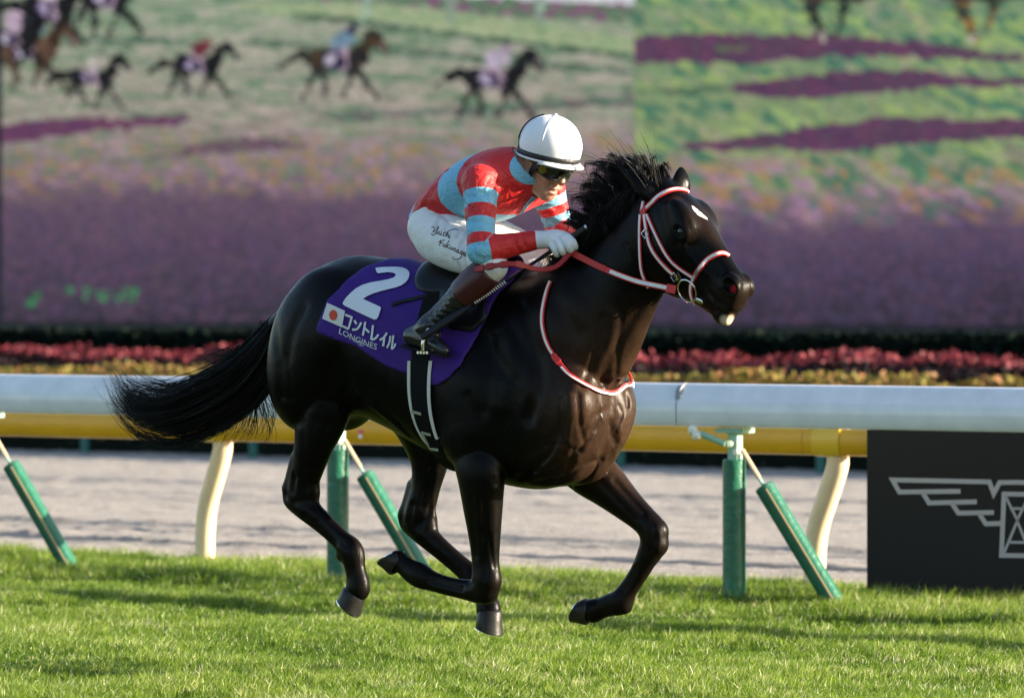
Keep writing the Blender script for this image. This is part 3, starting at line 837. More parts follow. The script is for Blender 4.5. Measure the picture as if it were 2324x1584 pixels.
# turf soil under the grass, gently uneven
def sheet(name, x0, x1, y0, y1, step, zf, m):
    xs, ys = np.arange(x0, x1 + step * .5, step), np.arange(y0, y1 + step * .5, step)
    X, Y = np.meshgrid(xs, ys, indexing='ij')
    Vv = np.stack([X, Y, zf(X, Y)], 2).reshape(-1, 3)
    n, k = len(xs), len(ys)
    i = (np.arange(n - 1)[:, None] * k + np.arange(k - 1)[None]).ravel()
    o = put(name, mesh_np(name, Vv, np.stack([i, i + k, i + k + 1, i + 1], 1)), m)
    return tag(o, kind='structure')
def turf_z(x, y):
    return -.052 + .010 * np.sin(x * 2.1 + y * 1.3) * np.sin(y * 2.7 - x * .6) + .006 * np.sin(x * 6.1 + 1.2 * y)
sheet('turf', -14, 10, -4.5, TURF_EDGE, .12, turf_z, MATS['ground_soil'])
# raked dirt: long furrows along the course
_fy = np.sort(RNG.uniform(TURF_EDGE + .3, DIRT_END, 26)); _fa = RNG.choice([.006, .012, .022, .040], 26); _fw = RNG.uniform(.03, .10, 26)
_fy[:3] = (6.95, 7.9, 8.5); _fa[:3] = (.085, .06, .05); _fw[:3] = (.03, .03, .03)
def dirt_z(x, y):
    z = -.035 + .003 * np.sin(y * 9 + .3 * np.sin(x * .5))
    for f, a, w in zip(_fy, _fa, _fw):
        yy = y - f - .03 * np.sin(x * .12 + f)
        z = z - .75 * a * np.exp(-(yy / w) ** 2) + a * .35 * np.exp(-((yy - 1.8 * w) / w) ** 2)
    return z
xs, ys = np.arange(-46, 22, .12), np.arange(TURF_EDGE - .04, DIRT_END + .6, .035)
X, Y = np.meshgrid(xs, ys, indexing='ij')
Z = dirt_z(X, Y) + RNG.normal(0, .0075, X.shape)
n, k = X.shape; i = (np.arange(n - 1)[:, None] * k + np.arange(k - 1)[None]).ravel()
dirt = put('dirt_track', mesh_np('dirt_track', np.stack([X, Y, Z], 2).reshape(-1, 3), np.stack([i, i + k, i + k + 1, i + 1], 1)), ground_mat('dirt', 'dirt'))
tag(dirt, kind='structure')

# ------------------------------------------------------------------ grass
m, nt, b = new_mat('grass_blade')
nt.nodes.remove(b)
out = nt.nodes['Material Output']
geo = nt.nodes.new('ShaderNodeNewGeometry')
att = nt.nodes.new('ShaderNodeAttribute'); att.attribute_name = 'tone'; att.attribute_type = 'GEOMETRY'
cr = ramp(nt, att.outputs['Fac'], [(0, (.022, .058, .008)), (.35, (.092, .165, .018)), (.75, (.185, .265, .042)), (.93, (.31, .35, .10)), (1, (.58, .55, .35))])
df = node(nt, 'ShaderNodeBsdfPrincipled'); df.inputs['Roughness'].default_value = .42; df.inputs['Specular IOR Level'].default_value = .45
nt.links.new(cr.outputs[0], df.inputs['Base Color'])
tr = nt.nodes.new('ShaderNodeBsdfTranslucent')
hs = nt.nodes.new('ShaderNodeHueSaturation'); hs.inputs['Saturation'].default_value = 1.1; hs.inputs['Value'].default_value = 1.35; nt.links.new(cr.outputs[0], hs.inputs['Color']); nt.links.new(hs.outputs[0], tr.inputs['Color'])
mx = nt.nodes.new('ShaderNodeMixShader'); mx.inputs[0].default_value = .48
nt.links.new(df.outputs[0], mx.inputs[1]); nt.links.new(tr.outputs[0], mx.inputs[2]); nt.links.new(mx.outputs[0], out.inputs['Surface'])
def patch_noise(x, y):
    return (np.sin(x * 1.7 + 1.3 * np.sin(y * 1.1)) * np.sin(y * 2.3 + 1.1 * np.sin(x * .9 + 1)) + .6 * np.sin(x * 4.3 + 2.2 * y) * np.sin(y * 5.1 - 1.4 * x)) * .5
def grow(n, box, hmin, hmax, width):
    """n blades over the part of the turf the picture sees"""
    d = box(n)
    gq = np.random.default_rng(95).random((512, 512)); thin_ = gq[np.floor(d[:, 0] / .07).astype(int) % 512, np.floor(d[:, 1] / .06).astype(int) % 512]
    d = d[RNG.random(len(d)) < np.clip(.45 + 1.1 * thin_, 0, 1)]
    x, y = d[:, 0], d[:, 1]
    pn = patch_noise(x, y)
    cl = np.zeros(len(x))
    for q_, (sc_, am_) in enumerate(((.05, .55), (.12, .5), (.33, .45))):
        g_ = np.random.default_rng(90 + q_).random((512, 512)); cl += am_ * (g_[np.floor(x / sc_).astype(int) % 512, np.floor(y / (sc_ * .8)).astype(int) % 512] - .5)
    h = (hmin + (hmax - hmin) * RNG.beta(2, 2.2, len(x))) * (1 + .30 * pn + .55 * cl)
    tall = np.clip((y - 3.50 - .10 * np.sin(x * 2.3) - .05 * np.sin(x * 7)) / .12, 0, 1)      # unmown strip along the rail
    h = np.clip(h, .018, .2) * (1 + .45 * tall)
    th = RNG.uniform(0, 2 * math.pi, len(x))
    lean = RNG.gamma(2.2, .20, len(x)) * h
    lx, ly = np.cos(th) * lean + .18 * h, np.sin(th) * lean
    wa = RNG.uniform(0, math.pi, len(x)); w = width * RNG.uniform(.6, 1.25, len(x))
    wx, wy = np.cos(wa) * w, np.sin(wa) * w
    z0 = turf_z(x, y) - .004
    droop = RNG.uniform(.55, 1.0, len(x))
    Vv = np.empty((len(x), 5, 3))
    Vv[:, 0] = np.stack([x - wx, y - wy, z0], 1); Vv[:, 1] = np.stack([x + wx, y + wy, z0], 1)
    Vv[:, 2] = np.stack([x + lx * .38 + wx * .8, y + ly * .38 + wy * .8, z0 + h * .62], 1); Vv[:, 3] = np.stack([x + lx * .38 - wx * .8, y + ly * .38 - wy * .8, z0 + h * .62], 1)
    Vv[:, 4] = np.stack([x + lx, y + ly, z0 + h * (.62 + .38 * droop)], 1)
    i = np.arange(len(x)) * 5
    F = np.vstack([np.stack([i, i + 1, i + 2], 1), np.stack([i, i + 2, i + 3], 1), np.stack([i + 3, i + 2, i + 4], 1)])
    tone = np.clip(.52 + .20 * pn + .42 * cl + RNG.normal(0, .18, len(x)), 0, .94)
    tone[RNG.random(len(x)) < .035] = 1.0
    dry = (np.sin(x * 3.3 + 2.1 * np.sin(y * 2.9)) * np.sin(y * 4.7 + 1.7 * np.sin(x * 2.1 + .5)) > .80) & (RNG.random(len(x)) < .16)
    tone[dry] = 1.0
    return Vv.reshape(-1, 3), F, np.repeat(tone, 5)
def wedge(d0, d1, margin, ymax):
    def f(n):
        out = []
        got = 0
        while got < n:
            u = RNG.random(n * 2); d = 1 / (1 / d0 + (1 / d1 - 1 / d0) * u) if True else None
            lat = RNG.uniform(-1, 1, n * 2) * (d * 1162 / FPX + margin)
            x = CAM.x + VIEW.x * d + RIGHT.x * lat; y = CAM.y + VIEW.y * d + RIGHT.y * lat
            p = np.stack([x, y], 1)[y < ymax + RNG.normal(0, .05, n * 2)]
            out.append(p); got += len(p)
        return np.vstack(out)[:n]
    return f
parts = [grow(500000, wedge(15.9, 22.5, .7, TURF_EDGE), .032, .074, .0023), grow(240000, wedge(22.0, 27.6, 1.2, TURF_EDGE), .045, .088, .0028)]
Vg = np.vstack([p[0] for p in parts]); off = np.cumsum([0] + [len(p[0]) for p in parts])
Fg = np.vstack([p[1] + o for p, o in zip(parts, off)])
gme = mesh_np('grass', Vg, Fg)
a = gme.attributes.new('tone', 'FLOAT', 'POINT'); a.data.foreach_set('value', np.concatenate([p[2] for p in parts]).astype(np.float32))
grass = put('grass', gme, MATS['grass_blade'], smooth=False)
tag(grass, 'short green sunlit turf grass covering the course', 'grass', kind='stuff')

# ------------------------------------------------------------------ white running rail on green posts
M_WRAIL = mat('white_plastic_rail', (.84, .82, .81), .16, .5, vary=(7, .7, (.66, .66, .66)), bump=(6, .05, .004))
M_GREEN = mat('green_post_sleeve', (.017, .135, .080), .34, .5, bump=(35, .5, .008), vary=(14, .7, (.012, .085, .055)))
M_GREEND = mat('pale_green_bracket', (.30, .52, .40), .4, .5, vary=(30, .4, (.25, .42, .33)))
M_CREAM = mat('cream_post', (.74, .58, .38), .4, .4, vary=(9, .4, (.62, .50, .34)))
M_YELLOW = mat('yellow_rail', (.60, .34, .012), .38, .45, vary=(6, .5, (.50, .27, .012)))
M_YELLOWJ = mat('yellow_rail_joint', (.64, .42, .03), .35, .5)
M_TEAL = mat('teal_post', (.02, .12, .10), .5, .4)
M_BOLT = mat('dull_bolt', (.72, .70, .62), .35, .5, .6)
M_WOOD = mat('pale_strut', (.50, .36, .24), .5, .4, vary=(40, .5, (.62, .50, .38)))
rail = empty('running_rail', (-1.3, RAIL_Y, 0))
tag(rail, 'white plastic running rail on green sleeved posts and slanting braces beside the turf', 'rail')
rail.location = (0, 0, 0)
# front face, a slanting upper face with a soft edge between, rounded back
RAILP = [(-.30, -1.0), (-.44, -.96), (-.50, -.84), (-.515, -.3), (-.50, .12), (-.47, .20), (-.42, .27), (-.22, .72), (-.10, .92), (.05, 1.0), (.30, .97), (.46, .75), (.5, .2), (.5, -.6), (.42, -.9), (.30, -1.0)]
def rail_profile(x0, x1, yc, z0, z1, wy, shape=None):
    """rounded, slightly stepped hollow bar along x"""
    zc, hz = (z0 + z1) / 2, (z1 - z0) / 2
    prof = []
    for a, rr in ((-90, 1), (-60, 1), (-30, 1), (0, 1), (25, 1), (42, 1.0), (58, 1.0), (75, 1), (90, 1), (110, 1), (140, 1), (180, 1), (220, 1), (250, 1)):
        c, s_ = math.cos(R(a)), math.sin(R(a))
        prof.append((-wy / 2 * math.copysign(abs(c) ** .55, c), hz * math.copysign(abs(s_) ** .75, s_)))
    if shape: prof = [(wy * q[0], hz * q[1]) for q in shape]
    V, F = [], []
    for x in (x0, x1):
        V += [(x, yc + p[0], zc + p[1]) for p in prof]
    n = len(prof)
    F = [(k, (k + 1) % n, n + (k + 1) % n, n + k) for k in range(n)] + [tuple(range(n))[::-1], tuple(range(n, 2 * n))]
    return V, F
RZ0, RZ1 = .858, 1.072
joints = [-14.2, -7.95, -1.70, 4.55, 9.0]       # 1531 px is the joint in view
jx = at_y(1533, 920, RAIL_Y - .09).x
joints = [jx - 10, jx - 5, jx, jx + 5, jx + 8]
for a, b_ in zip(joints[:-1], joints[1:]):
    V, F = rail_profile(a + .004, b_ - .004, RAIL_Y, RZ0, RZ1, .17, RAILP)
    o = MB().add(V, F).build('rail_section', M_WRAIL, rail)
    e = MB(); e.add(*rail_profile(b_ - .012, b_ + .012, RAIL_Y, RZ0 + .006, RZ1 - .006, .155)); e.build('joint_collar', mat('grey_joint', (.25, .26, .28), .5), rail)
    MB().add(*uv_ball((b_ + .012, RAIL_Y - .062, RZ1 - .066), .011, 10, 6)).build('rivet', M_BOLT, rail)
def green_post(x):
    yb = RAIL_Y + .01
    MB().box((x + .005, yb, RZ0 - .018), (.16, .11, .022)).build('bracket_plate', M_GREEND, rail, smooth=False)
    MB().box((x + .005, yb, RZ0 - .095), (.055, .05, .135)).build('bracket_stem', M_GREEND, rail, smooth=False)
    MB().tube([(x, yb, -.08), (x, yb, .10), (x, yb, .69), (x, yb, .697)], [.058, .058, .058, .052], sides=20).build('post', M_GREEN, rail)
    MB().tube([(x, yb - .035, .775), (x, yb - .055, .775)], .017, sides=10).build('bolt', M_BOLT, rail)
    MB().tube([(x + .035, yb - .02, .735), (x + .035, yb - .05, .735)], .014, sides=10).build('bolt', M_BOLT, rail)
    a = Vector((x + .045, yb, .745)); base = Vector((x + .53, yb + .16, -.07))
    dv = (base - a)
    MB().tube([a, a + dv * .17], .013, sides=8).build('strut', M_WOOD, rail)
    MB().tube([a + dv * .15, a + dv * .25], .009, sides=8).build('strut_rod', M_GREEND, rail)
    MB().tube([a + dv * .215, a + dv * .222, a + dv], [.042, .050, .050], sides=18).build('brace', M_GREEN, rail)
    # seam strip along the near side of the brace
    n = Vector((.45, -.85, .2)); n = (n - dv.normalized() * n.dot(dv.normalized())).normalized()
    MB().tube([a + dv * .24 + n * .0495, a + dv * .97 + n * .0495], .0065, sides=6, flat=.5, up=n).build('brace_seam', mat('tan_seam', (.42, .31, .15), .6), rail)
x_post = [at_y(px, 1200, RAIL_Y).x for px in (764, 1664)]
sp = x_post[1] - x_post[0]
for x in (x_post[0] - 2 * sp, x_post[0] - sp, x_post[0], x_post[1], x_post[1] + sp): green_post(x)
# sprung release arm with a pale knob under the rail by the right post
xx = x_post[1]
MB().tube([(xx - .01, RAIL_Y - .06, .775), (xx - .10, RAIL_Y - .10, .815), (xx - .13, RAIL_Y - .11, .828)], [.016, .016, .014], sides=8).build('release_arm', M_GREEND, rail)
for q, rr in (((xx - .16, RAIL_Y - .12, .842), .026), ((xx - .135, RAIL_Y - .125, .815), .024)):
    MB().add(*uv_ball(q, rr, 12, 8)).build('knob', mat('pale_knob', (.82, .80, .66), .35), rail)

# ------------------------------------------------------------------ yellow rail on bent cream posts
yrail = empty('yellow_rail')
tag(yrail, 'yellow rail on bent cream posts along the edge of the dirt track', 'rail')
yz0, yz1 = .685, .828
x_end = at_y(2012, 1000, YRAIL_Y).x
ypx = [at_y(470, 1150, YRAIL_Y).x, at_y(1858, 1150, YRAIL_Y).x]
ysp = ypx[1] - ypx[0]
sections = [ypx[0] - ysp, ypx[0] + .14, ypx[1] - .05, ypx[1] + 1.3]
for a, b_ in zip(sections[:-1], sections[1:]):
    V, F = rail_profile(a, b_ - .003, YRAIL_Y - .02, yz0, yz1, .13); MB().add(V, F).build('rail_section', M_YELLOW, yrail)
for x in (ypx[0], ypx[1]):
    V, F = rail_profile(x + .01, x + .17, YRAIL_Y - .02, yz0 - .006, yz1 + .006, .148); MB().add(V, F).build('joint_sleeve', M_YELLOWJ, yrail)
for x in (ypx[0] - ysp, ypx[0], ypx[1]):
    pts = catmull([(x + .12, YRAIL_Y - .01, .70), (x + .115, YRAIL_Y - .005, .63), (x + .06, YRAIL_Y + .01, .50), (x - .015, YRAIL_Y + .03, .33), (x - .045, YRAIL_Y + .04, .18), (x - .05, YRAIL_Y + .04, -.08)], 6)
    MB().tube(pts, .060, sides=16, flat=.85, up=(0, 1, 0)).build('post', M_CREAM, yrail)
q = at_y(815, 983, YRAIL_Y - .1)
MB().box((q.x, YRAIL_Y - .088, q.z + .008), (.028, .006, .024)).build('sticker', mat('pink_sticker', (.62, .12, .16), .5), yrail, smooth=False)
MB().box((q.x, YRAIL_Y - .088, q.z - .018), (.026, .006, .020)).build('sticker', mat('white_sticker', (.75, .72, .74), .5), yrail, smooth=False)

# ------------------------------------------------------------------ dark advertising board with a winged hourglass emblem
_r = ray(1967, 1331); bl = CAM + _r * 22.45; bl.z = 0.0; br_ang = R(19.0)
bdir = Vector((math.cos(YAW - br_ang) , math.sin(YAW - br_ang), 0))      # turned a little towards the camera
BW, BH, BT = 2.35, .865, .06
bnrm = Vector((bdir.y, -bdir.x, 0))
board = empty('advertising_board', bl)
tag(board, 'dark charcoal advertising board with a pale winged hourglass emblem behind the rail', 'sign board')
M_BOARD = mat('charcoal_board', (.014, .014, .016), .6, .2, bump=(300, .15, .001), vary=(5, .4, (.015, .015, .017)))
M_LOGO = mat('pale_grey_print', (.34, .34, .38), .6, .3)
rotm = Matrix(((bdir.x, -bnrm.x, 0), (bdir.y, -bnrm.y, 0), (0, 0, 1)))
o = MB().box(bdir * BW / 2 - bnrm * (BT / 2) + Vector((0, 0, BH / 2 - .05)), (BW, BT, BH + .04), rotm).build('panel', M_BOARD, board, smooth=False, bevel=.004)
def on_board(px, py):
    d = ray(px, py); t = (bl - CAM).dot(bnrm) / d.dot(bnrm); p = CAM + d * t - bl
    return p.dot(bdir), p.z
def board_poly(name, pts, closed_width=None):
    pass
LOGO_C = on_board(2309, 1175)[0]
def logo_stroke(pts, w=.0235):
    """polyline of constant width lying on the board, mitred"""
    for sgn in (1, -1):
        P2 = [Vector((LOGO_C + sgn * (x - LOGO_C), z)) for x, z in pts]
        n = len(P2); lft, rgt = [], []
        for i in range(n):
            d0 = (P2[i] - P2[i - 1]).normalized() if i > 0 else (P2[1] - P2[0]).normalized()
            d1 = (P2[i + 1] - P2[i]).normalized() if i < n - 1 else d0
            t = (d0 + d1); t = t.normalized() if t.length > 1e-6 else d0
            nn = Vector((-t.y, t.x)); sc = 1 / max(.35, nn.dot(Vector((-d0.y, d0.x))))
            lft.append(P2[i] + nn * w / 2 * sc); rgt.append(P2[i] - nn * w / 2 * sc)
        V = [bdir * p.x + bnrm * .004 + Vector((0, 0, p.y)) for p in lft + rgt]
        F = [(i, i + 1, n + i + 1, n + i) for i in range(n - 1)]
        MB().add(V, F).build('emblem_stroke', M_LOGO, board, smooth=False)
def LG(*pp): return [on_board(2600 / 1.68417 + x / 1.3196 / 1.68417, 1200 / 1.68417 + y / 1.3196 / 1.68417) for x, y in pp]
logo_stroke(LG((1415, 893), (1106, 897), (1072, 836), (1560, 846), (1582, 905), (1612, 849), (1702, 848)))
logo_stroke(LG((1225, 902), (1256, 952), (1497, 946)))
logo_stroke(LG((1372, 955), (1404, 1003), (1583, 1000)))
logo_stroke(LG((1510, 1008), (1542, 1057), (1618, 1055)))
logo_stroke(LG((1702, 908), (1634, 907), (1621, 1216), (1702, 1217)))
logo_stroke(LG((1640, 915), (1702, 1040), (1632, 1208)), .013)
logo_stroke(LG((1702, 980), (1664, 981)), .013)
logo_stroke(LG((1702, 1150), (1655, 1150)), .013)

# ------------------------------------------------------------------ far rail, hedges and flower beds
frail = empty('far_rail'); tag(frail, 'low rail on teal posts in front of the flower hedge', 'rail')
FY = DIRT_END - .15
xa, xb = at_y(-260, 980, FY).x, at_y(2600, 980, FY).x
MB().add(*rail_profile(xa, xb, FY, .56, .68, .1)).build('rail_section', M_WRAIL, frail)
x0 = at_y(193, 1000, FY).x; st = at_y(575, 1000, FY).x - x0
for k in range(-2, 8):
    MB().tube([(x0 + k * st, FY, -.05), (x0 + k * st, FY, .57)], .045, sides=10).build('post', M_TEAL, frail)
def leaf_mat(name, cols, trans=.3, spec=.3):
    m, nt, b = new_mat(name)
    att = nt.nodes.new('ShaderNodeAttribute'); att.attribute_name = 'tone'
    cr = ramp(nt, att.outputs['Fac'], cols)
    nt.links.new(cr.outputs[0], b.inputs['Base Color']); b.inputs['Roughness'].default_value = .6; b.inputs['Specular IOR Level'].default_value = spec
    tr = nt.nodes.new('ShaderNodeBsdfTranslucent'); nt.links.new(cr.outputs[0], tr.inputs['Color'])
    mx = nt.nodes.new('ShaderNodeMixShader'); mx.inputs[0].default_value = trans
    nt.links.new(b.outputs[0], mx.inputs[1]); nt.links.new(tr.outputs[0], mx.inputs[2]); nt.links.new(mx.outputs[0], nt.nodes['Material Output'].inputs['Surface'])
    return m
def foliage(name, n, x0, x1, y0, y1, ztop, zlow, size, m, tone_fn, toplump=.10):
    x = RNG.uniform(x0, x1, n); y = RNG.uniform(y0, y1, n)
    lump = toplump * (np.sin(x * 3.1) * np.sin(x * 1.37 + 1) + .6 * np.sin(x * 7.7 + y * 3)) 
    f = RNG.beta(2.6, 1.0, n)
    z = zlow + (ztop + lump - zlow) * f
    edge = RNG.random(n) < .5
    y = np.where(edge, y0 + (y - y0) * .15, y)
    c = np.stack([x, y, z], 1)
    A = RNG.normal(size=(n, 3)); A /= np.linalg.norm(A, axis=1)[:, None]
    B = np.cross(A, RNG.normal(size=(n, 3))); B /= np.linalg.norm(B, axis=1)[:, None]
    s_ = size * RNG.uniform(.6, 1.4, n)[:, None]
    Vv = np.stack([c - A * s_, c - B * s_ * .55, c + A * s_, c + B * s_ * .55], 1).reshape(-1, 3)
    i = np.arange(n) * 4
    me = mesh_np(name, Vv, np.stack([i, i + 1, i + 2, i + 3], 1))
    a = me.attributes.new('tone', 'FLOAT', 'POINT'); a.data.foreach_set('value', np.repeat(np.clip(tone_fn(x, y, f), 0, 1), 4).astype(np.float32))
    return put(name, me, m, smooth=False)
HX0, HX1 = -37, 10
LM_Y = leaf_mat('yellow_flower_leaves', [(0, (.006, .014, .006)), (.55, (.020, .040, .010)), (.62, (.16, .15, .02)), (.85, (.24, .17, .035)), (1, (.30, .12, .06))], .12)
LM_R = leaf_mat('red_flower_leaves', [(0, (.010, .008, .010)), (.5, (.035, .010, .016)), (.62, (.13, .016, .027)), (1, (.27, .045, .058))], .2)
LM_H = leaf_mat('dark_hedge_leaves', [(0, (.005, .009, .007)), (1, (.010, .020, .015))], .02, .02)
o = foliage('yellow_flower_bed', 60000, HX0, HX1, DIRT_END + .1, DIRT_END + 1.0, .80, .0, .034, LM_Y, lambda x, y, f: np.where(f > .80, RNG.uniform(.55, 1.0, len(x)), np.where(RNG.random(len(x)) < .10, RNG.uniform(.62, .9, len(x)), RNG.uniform(0, .5, len(x)))), .05)
tag(o, 'bed of yellow and orange flowers over dark leaves behind the dirt track', 'flowers', kind='stuff')
MB().box(((HX0 + HX1) / 2, DIRT_END + .62, .28), (HX1 - HX0, .7, .76)).build('leaf_core', mat('dark_twigs', (.006, .010, .007), .9, .1), o, smooth=False)
o = foliage('red_flower_bed', 52000, HX0, HX1 + 2, DIRT_END + 1.7, DIRT_END + 2.8, .955, .1, .038, LM_R, lambda x, y, f: np.where(f > .91, RNG.uniform(.55, 1.0, len(x)), RNG.uniform(0, .45, len(x))), .05)
tag(o, 'row of red flowers in front of the dark hedge', 'flowers', kind='stuff')
MB().box(((HX0 + HX1) / 2, DIRT_END + 2.3, .36), (HX1 - HX0 + 2, .7, .84)).build('leaf_core', mat('dark_twigs', (.006, .010, .007), .9, .1), o, smooth=False)
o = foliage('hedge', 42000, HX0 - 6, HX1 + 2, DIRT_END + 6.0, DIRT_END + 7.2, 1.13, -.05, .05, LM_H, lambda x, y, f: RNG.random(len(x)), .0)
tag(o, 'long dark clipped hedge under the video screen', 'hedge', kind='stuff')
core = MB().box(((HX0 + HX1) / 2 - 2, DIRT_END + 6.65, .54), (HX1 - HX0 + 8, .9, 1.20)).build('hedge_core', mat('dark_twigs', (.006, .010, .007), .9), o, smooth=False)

# ------------------------------------------------------------------ big video screen
SY = 90.0
def on_screen(px, py, off=.0): return at_y(px, py, SY - off)
s_l, s_seam = on_screen(4, 400).x, on_screen(1440, 400).x
s_r = s_seam + 1.5 * (s_seam - s_l)
SZ0, SZ1 = .74, 12.2
screen = empty('video_screen', ((s_l + s_r) / 2, SY, 0)); screen.location = (0, 0, 0)
tag(screen, 'giant video screen showing racehorses on turf, split into two pictures', 'screen')
MB().box(((s_l + s_r) / 2, SY + .42, (SZ0 + SZ1) / 2 - .1), (s_r - s_l + 1.2, .8, SZ1 - SZ0 + .9)).build('frame', mat('screen_frame', (.02, .02, .022), .7), screen, smooth=False)
for x in np.linspace(s_l + 2, s_r - 2, 9):
    MB().box((x, SY + .6, -.05), (.6, .6, 1.4)).build('leg', MATS['screen_frame'], screen, smooth=False)

# the broadcast picture is painted as a colour attribute on a fine sheet of screen cells
def lattice(px, py, sx, sy, seed, rot=0.0):
    g = np.random.default_rng(seed).random((256, 256))
    c_, s_ = math.cos(rot), math.sin(rot)
    u, v = (px * c_ + py * s_) / sx, (-px * s_ + py * c_) / sy
    iu, iv = np.floor(u).astype(int), np.floor(v).astype(int); fu, fv = u - iu, v - iv
    fu, fv = fu * fu * (3 - 2 * fu), fv * fv * (3 - 2 * fv)
    a = g[iu % 256, iv % 256] * (1 - fu) + g[(iu + 1) % 256, iv % 256] * fu
    b_ = g[iu % 256, (iv + 1) % 256] * (1 - fu) + g[(iu + 1) % 256, (iv + 1) % 256] * fu
    return a * (1 - fv) + b_ * fv
def fbm(px, py, sx, sy, seed, rot=0.0, octv=3):
    return sum(lattice(px, py, sx / 2 ** k, sy / 2 ** k, seed + k, rot) * .5 ** k for k in range(octv)) / sum(.5 ** k for k in range(octv))
def step_(v, a, b_): t = np.clip((v - a) / (b_ - a), 0, 1); return t * t * (3 - 2 * t)
NX, NZ = 680, 215
gx_ = np.linspace(s_l, s_r, NX); gz_ = np.linspace(SZ0, SZ1, NZ)
GX, GZ = np.meshgrid(gx_, gz_, indexing='ij')
dxc, dyc = GX - CAM.x, SY - CAM.y
dep = dxc * VIEW.x + dyc * VIEW.y
PX = 1162 + FPX * (dxc * RIGHT.x + dyc * RIGHT.y) / dep; PY = HORIZON - FPX * (GZ - CAM.z) / dep
def grad(py, stops):
    ys_ = [a for a, _ in stops]
    return np.stack([np.interp(py, ys_, [c[k] for _, c in stops]) for k in range(3)], -1)
def blend(img, m_, col): img += m_[..., None] * (np.array(col, float) - img)
jit = (fbm(PX, PY, 130, 40, 5) - .5) * 70
# left picture
LI = grad(PY + jit, [(-150, (118, 150, 120)), (40, (144, 164, 134)), (150, (160, 162, 142)), (260, (160, 150, 138)), (330, (150, 132, 132)), (400, (138, 112, 126)), (450, (106, 86, 106)), (560, (88, 72, 96)), (650, (72, 64, 84)), (735, (54, 52, 64))])
up = step_(PY, 420, 250)
st1 = fbm(PX, PY, 90, 13, 11, .07); st2 = fbm(PX, PY, 42, 9, 21, .05); sp1 = fbm(PX, PY, 22, 14, 31); sp2 = fbm(PX, PY, 24, 15, 41); sp3 = fbm(PX, PY, 10, 9, 51, 0, 2)
blend(LI, up * step_(st1, .53, .66) * .75, (104, 140, 104)); blend(LI, up * step_(st2, .50, .36) * .6, (188, 176, 164)); blend(LI, up * step_(st2, .60, .72) * .6, (96, 128, 108))
mid = step_(PY, 270, 330) * step_(PY, 470, 410)
blend(LI, mid * step_(sp1, .54, .66) * .7, (170, 134, 86)); blend(LI, mid * step_(sp2, .58, .70) * .7, (108, 132, 104)); blend(LI, mid * step_(sp2, .42, .30) * .6, (170, 138, 164))
low = step_(PY, 420, 480)
blend(LI, low * step_(sp3, .52, .70) * .5, (122, 76, 118)); blend(LI, low * step_(sp1, .50, .35) * .4, (80, 70, 104)); blend(LI, low * step_(sp2, .56, .70) * .3, (116, 92, 104))
# right picture
jit2 = (fbm(PX, PY, 160, 60, 6, .3) - .5) * 110
RI = grad(PY + jit2, [(-150, (120, 156, 116)), (330, (134, 154, 108)), (400, (138, 136, 118)), (460, (134, 112, 124)), (520, (98, 80, 106)), (620, (78, 66, 92)), (735, (54, 50, 64))])
upr = step_(PY, 500, 380)
r1 = fbm(PX, PY, 60, 20, 61, .38); r2 = fbm(PX, PY, 46, 17, 71, .42); r3 = fbm(PX, PY, 36, 24, 81, .5); r4 = fbm(PX, PY, 26, 20, 91)
blend(RI, upr * step_(r1, .50, .64) * .8, (158, 186, 104)); blend(RI, upr * step_(r2, .54, .68) * .85, (66, 122, 100)); blend(RI, upr * step_(r3, .60, .72) * .5, (176, 164, 140))
midr = step_(PY, 330, 400) * step_(PY, 540, 470)
blend(RI, midr * step_(r3, .52, .66) * .7, (176, 128, 84)); blend(RI, midr * step_(r2, .46, .34) * .7, (176, 132, 170)); blend(RI, midr * step_(r4, .62, .74) * .8, (58, 118, 96))
lowr = step_(PY, 440, 540)
blend(RI, lowr * step_(sp3, .52, .70) * .5, (116, 76, 114)); blend(RI, lowr * step_(r4, .5, .35) * .45, (78, 68, 108))
def poly_mask(poly, soft=None):
    m_ = np.zeros(PX.shape, bool)
    x_, y_ = PX + (lattice(PX, PY, 16, 9, 7) - .5) * 14, PY + (lattice(PX, PY, 18, 9, 8) - .5) * 13
    for (x0, y0), (x1, y1) in zip(poly, poly[1:] + poly[:1]):
        if y0 == y1: continue
        m_ ^= ((y0 > y_) != (y1 > y_)) & (x_ < (x1 - x0) * (y_ - y0) / (y1 - y0) + x0)
    return m_.astype(float)
def paint(img, pts, col, col2=None, a=1.0, curve=True):
    C = [tuple(q) for q in (catmull(np.array(pts, float), 4, closed=True) if curve else pts)]
    m_ = poly_mask(C) * a
    t = step_(sp2, .35, .65)[..., None]
    c_ = np.array(col, float) * (1 - t) + np.array(col2 or [v * .8 for v in col], float) * t
    img += m_[..., None] * (c_ - img)
PURP, DKG = (104, 48, 98), (78, 118, 96)
paint(LI, [(560, 8), (800, 10), (1100, 38), (1436, 88), (1436, 122), (1100, 86), (850, 46), (600, 30)], (170, 184, 138), (150, 176, 128), .85)
paint(LI, [(700, 34), (1000, 70), (1300, 106), (1436, 126), (1436, 138), (1250, 112), (980, 80), (700, 44)], (76, 112, 88), None, .8)
paint(LI, [(640, -160), (1450, -160), (1450, 50), (1180, 42), (960, 18), (700, -4)], (92, 130, 96), (134, 92, 122), .95, False)
paint(LI, [(1000, -40), (1450, -34), (1450, 11), (1200, 2), (1000, -12)], (222, 220, 228), (206, 206, 216), 1, False)
for px_ in (832, 1024, 1226): paint(LI, [(px_ - 10, -30), (px_ + 10, -30), (px_ + 11, 48 + (px_ - 832) * .03), (px_ - 10, 48 + (px_ - 832) * .03)], (166, 196, 172), None, .8, False)
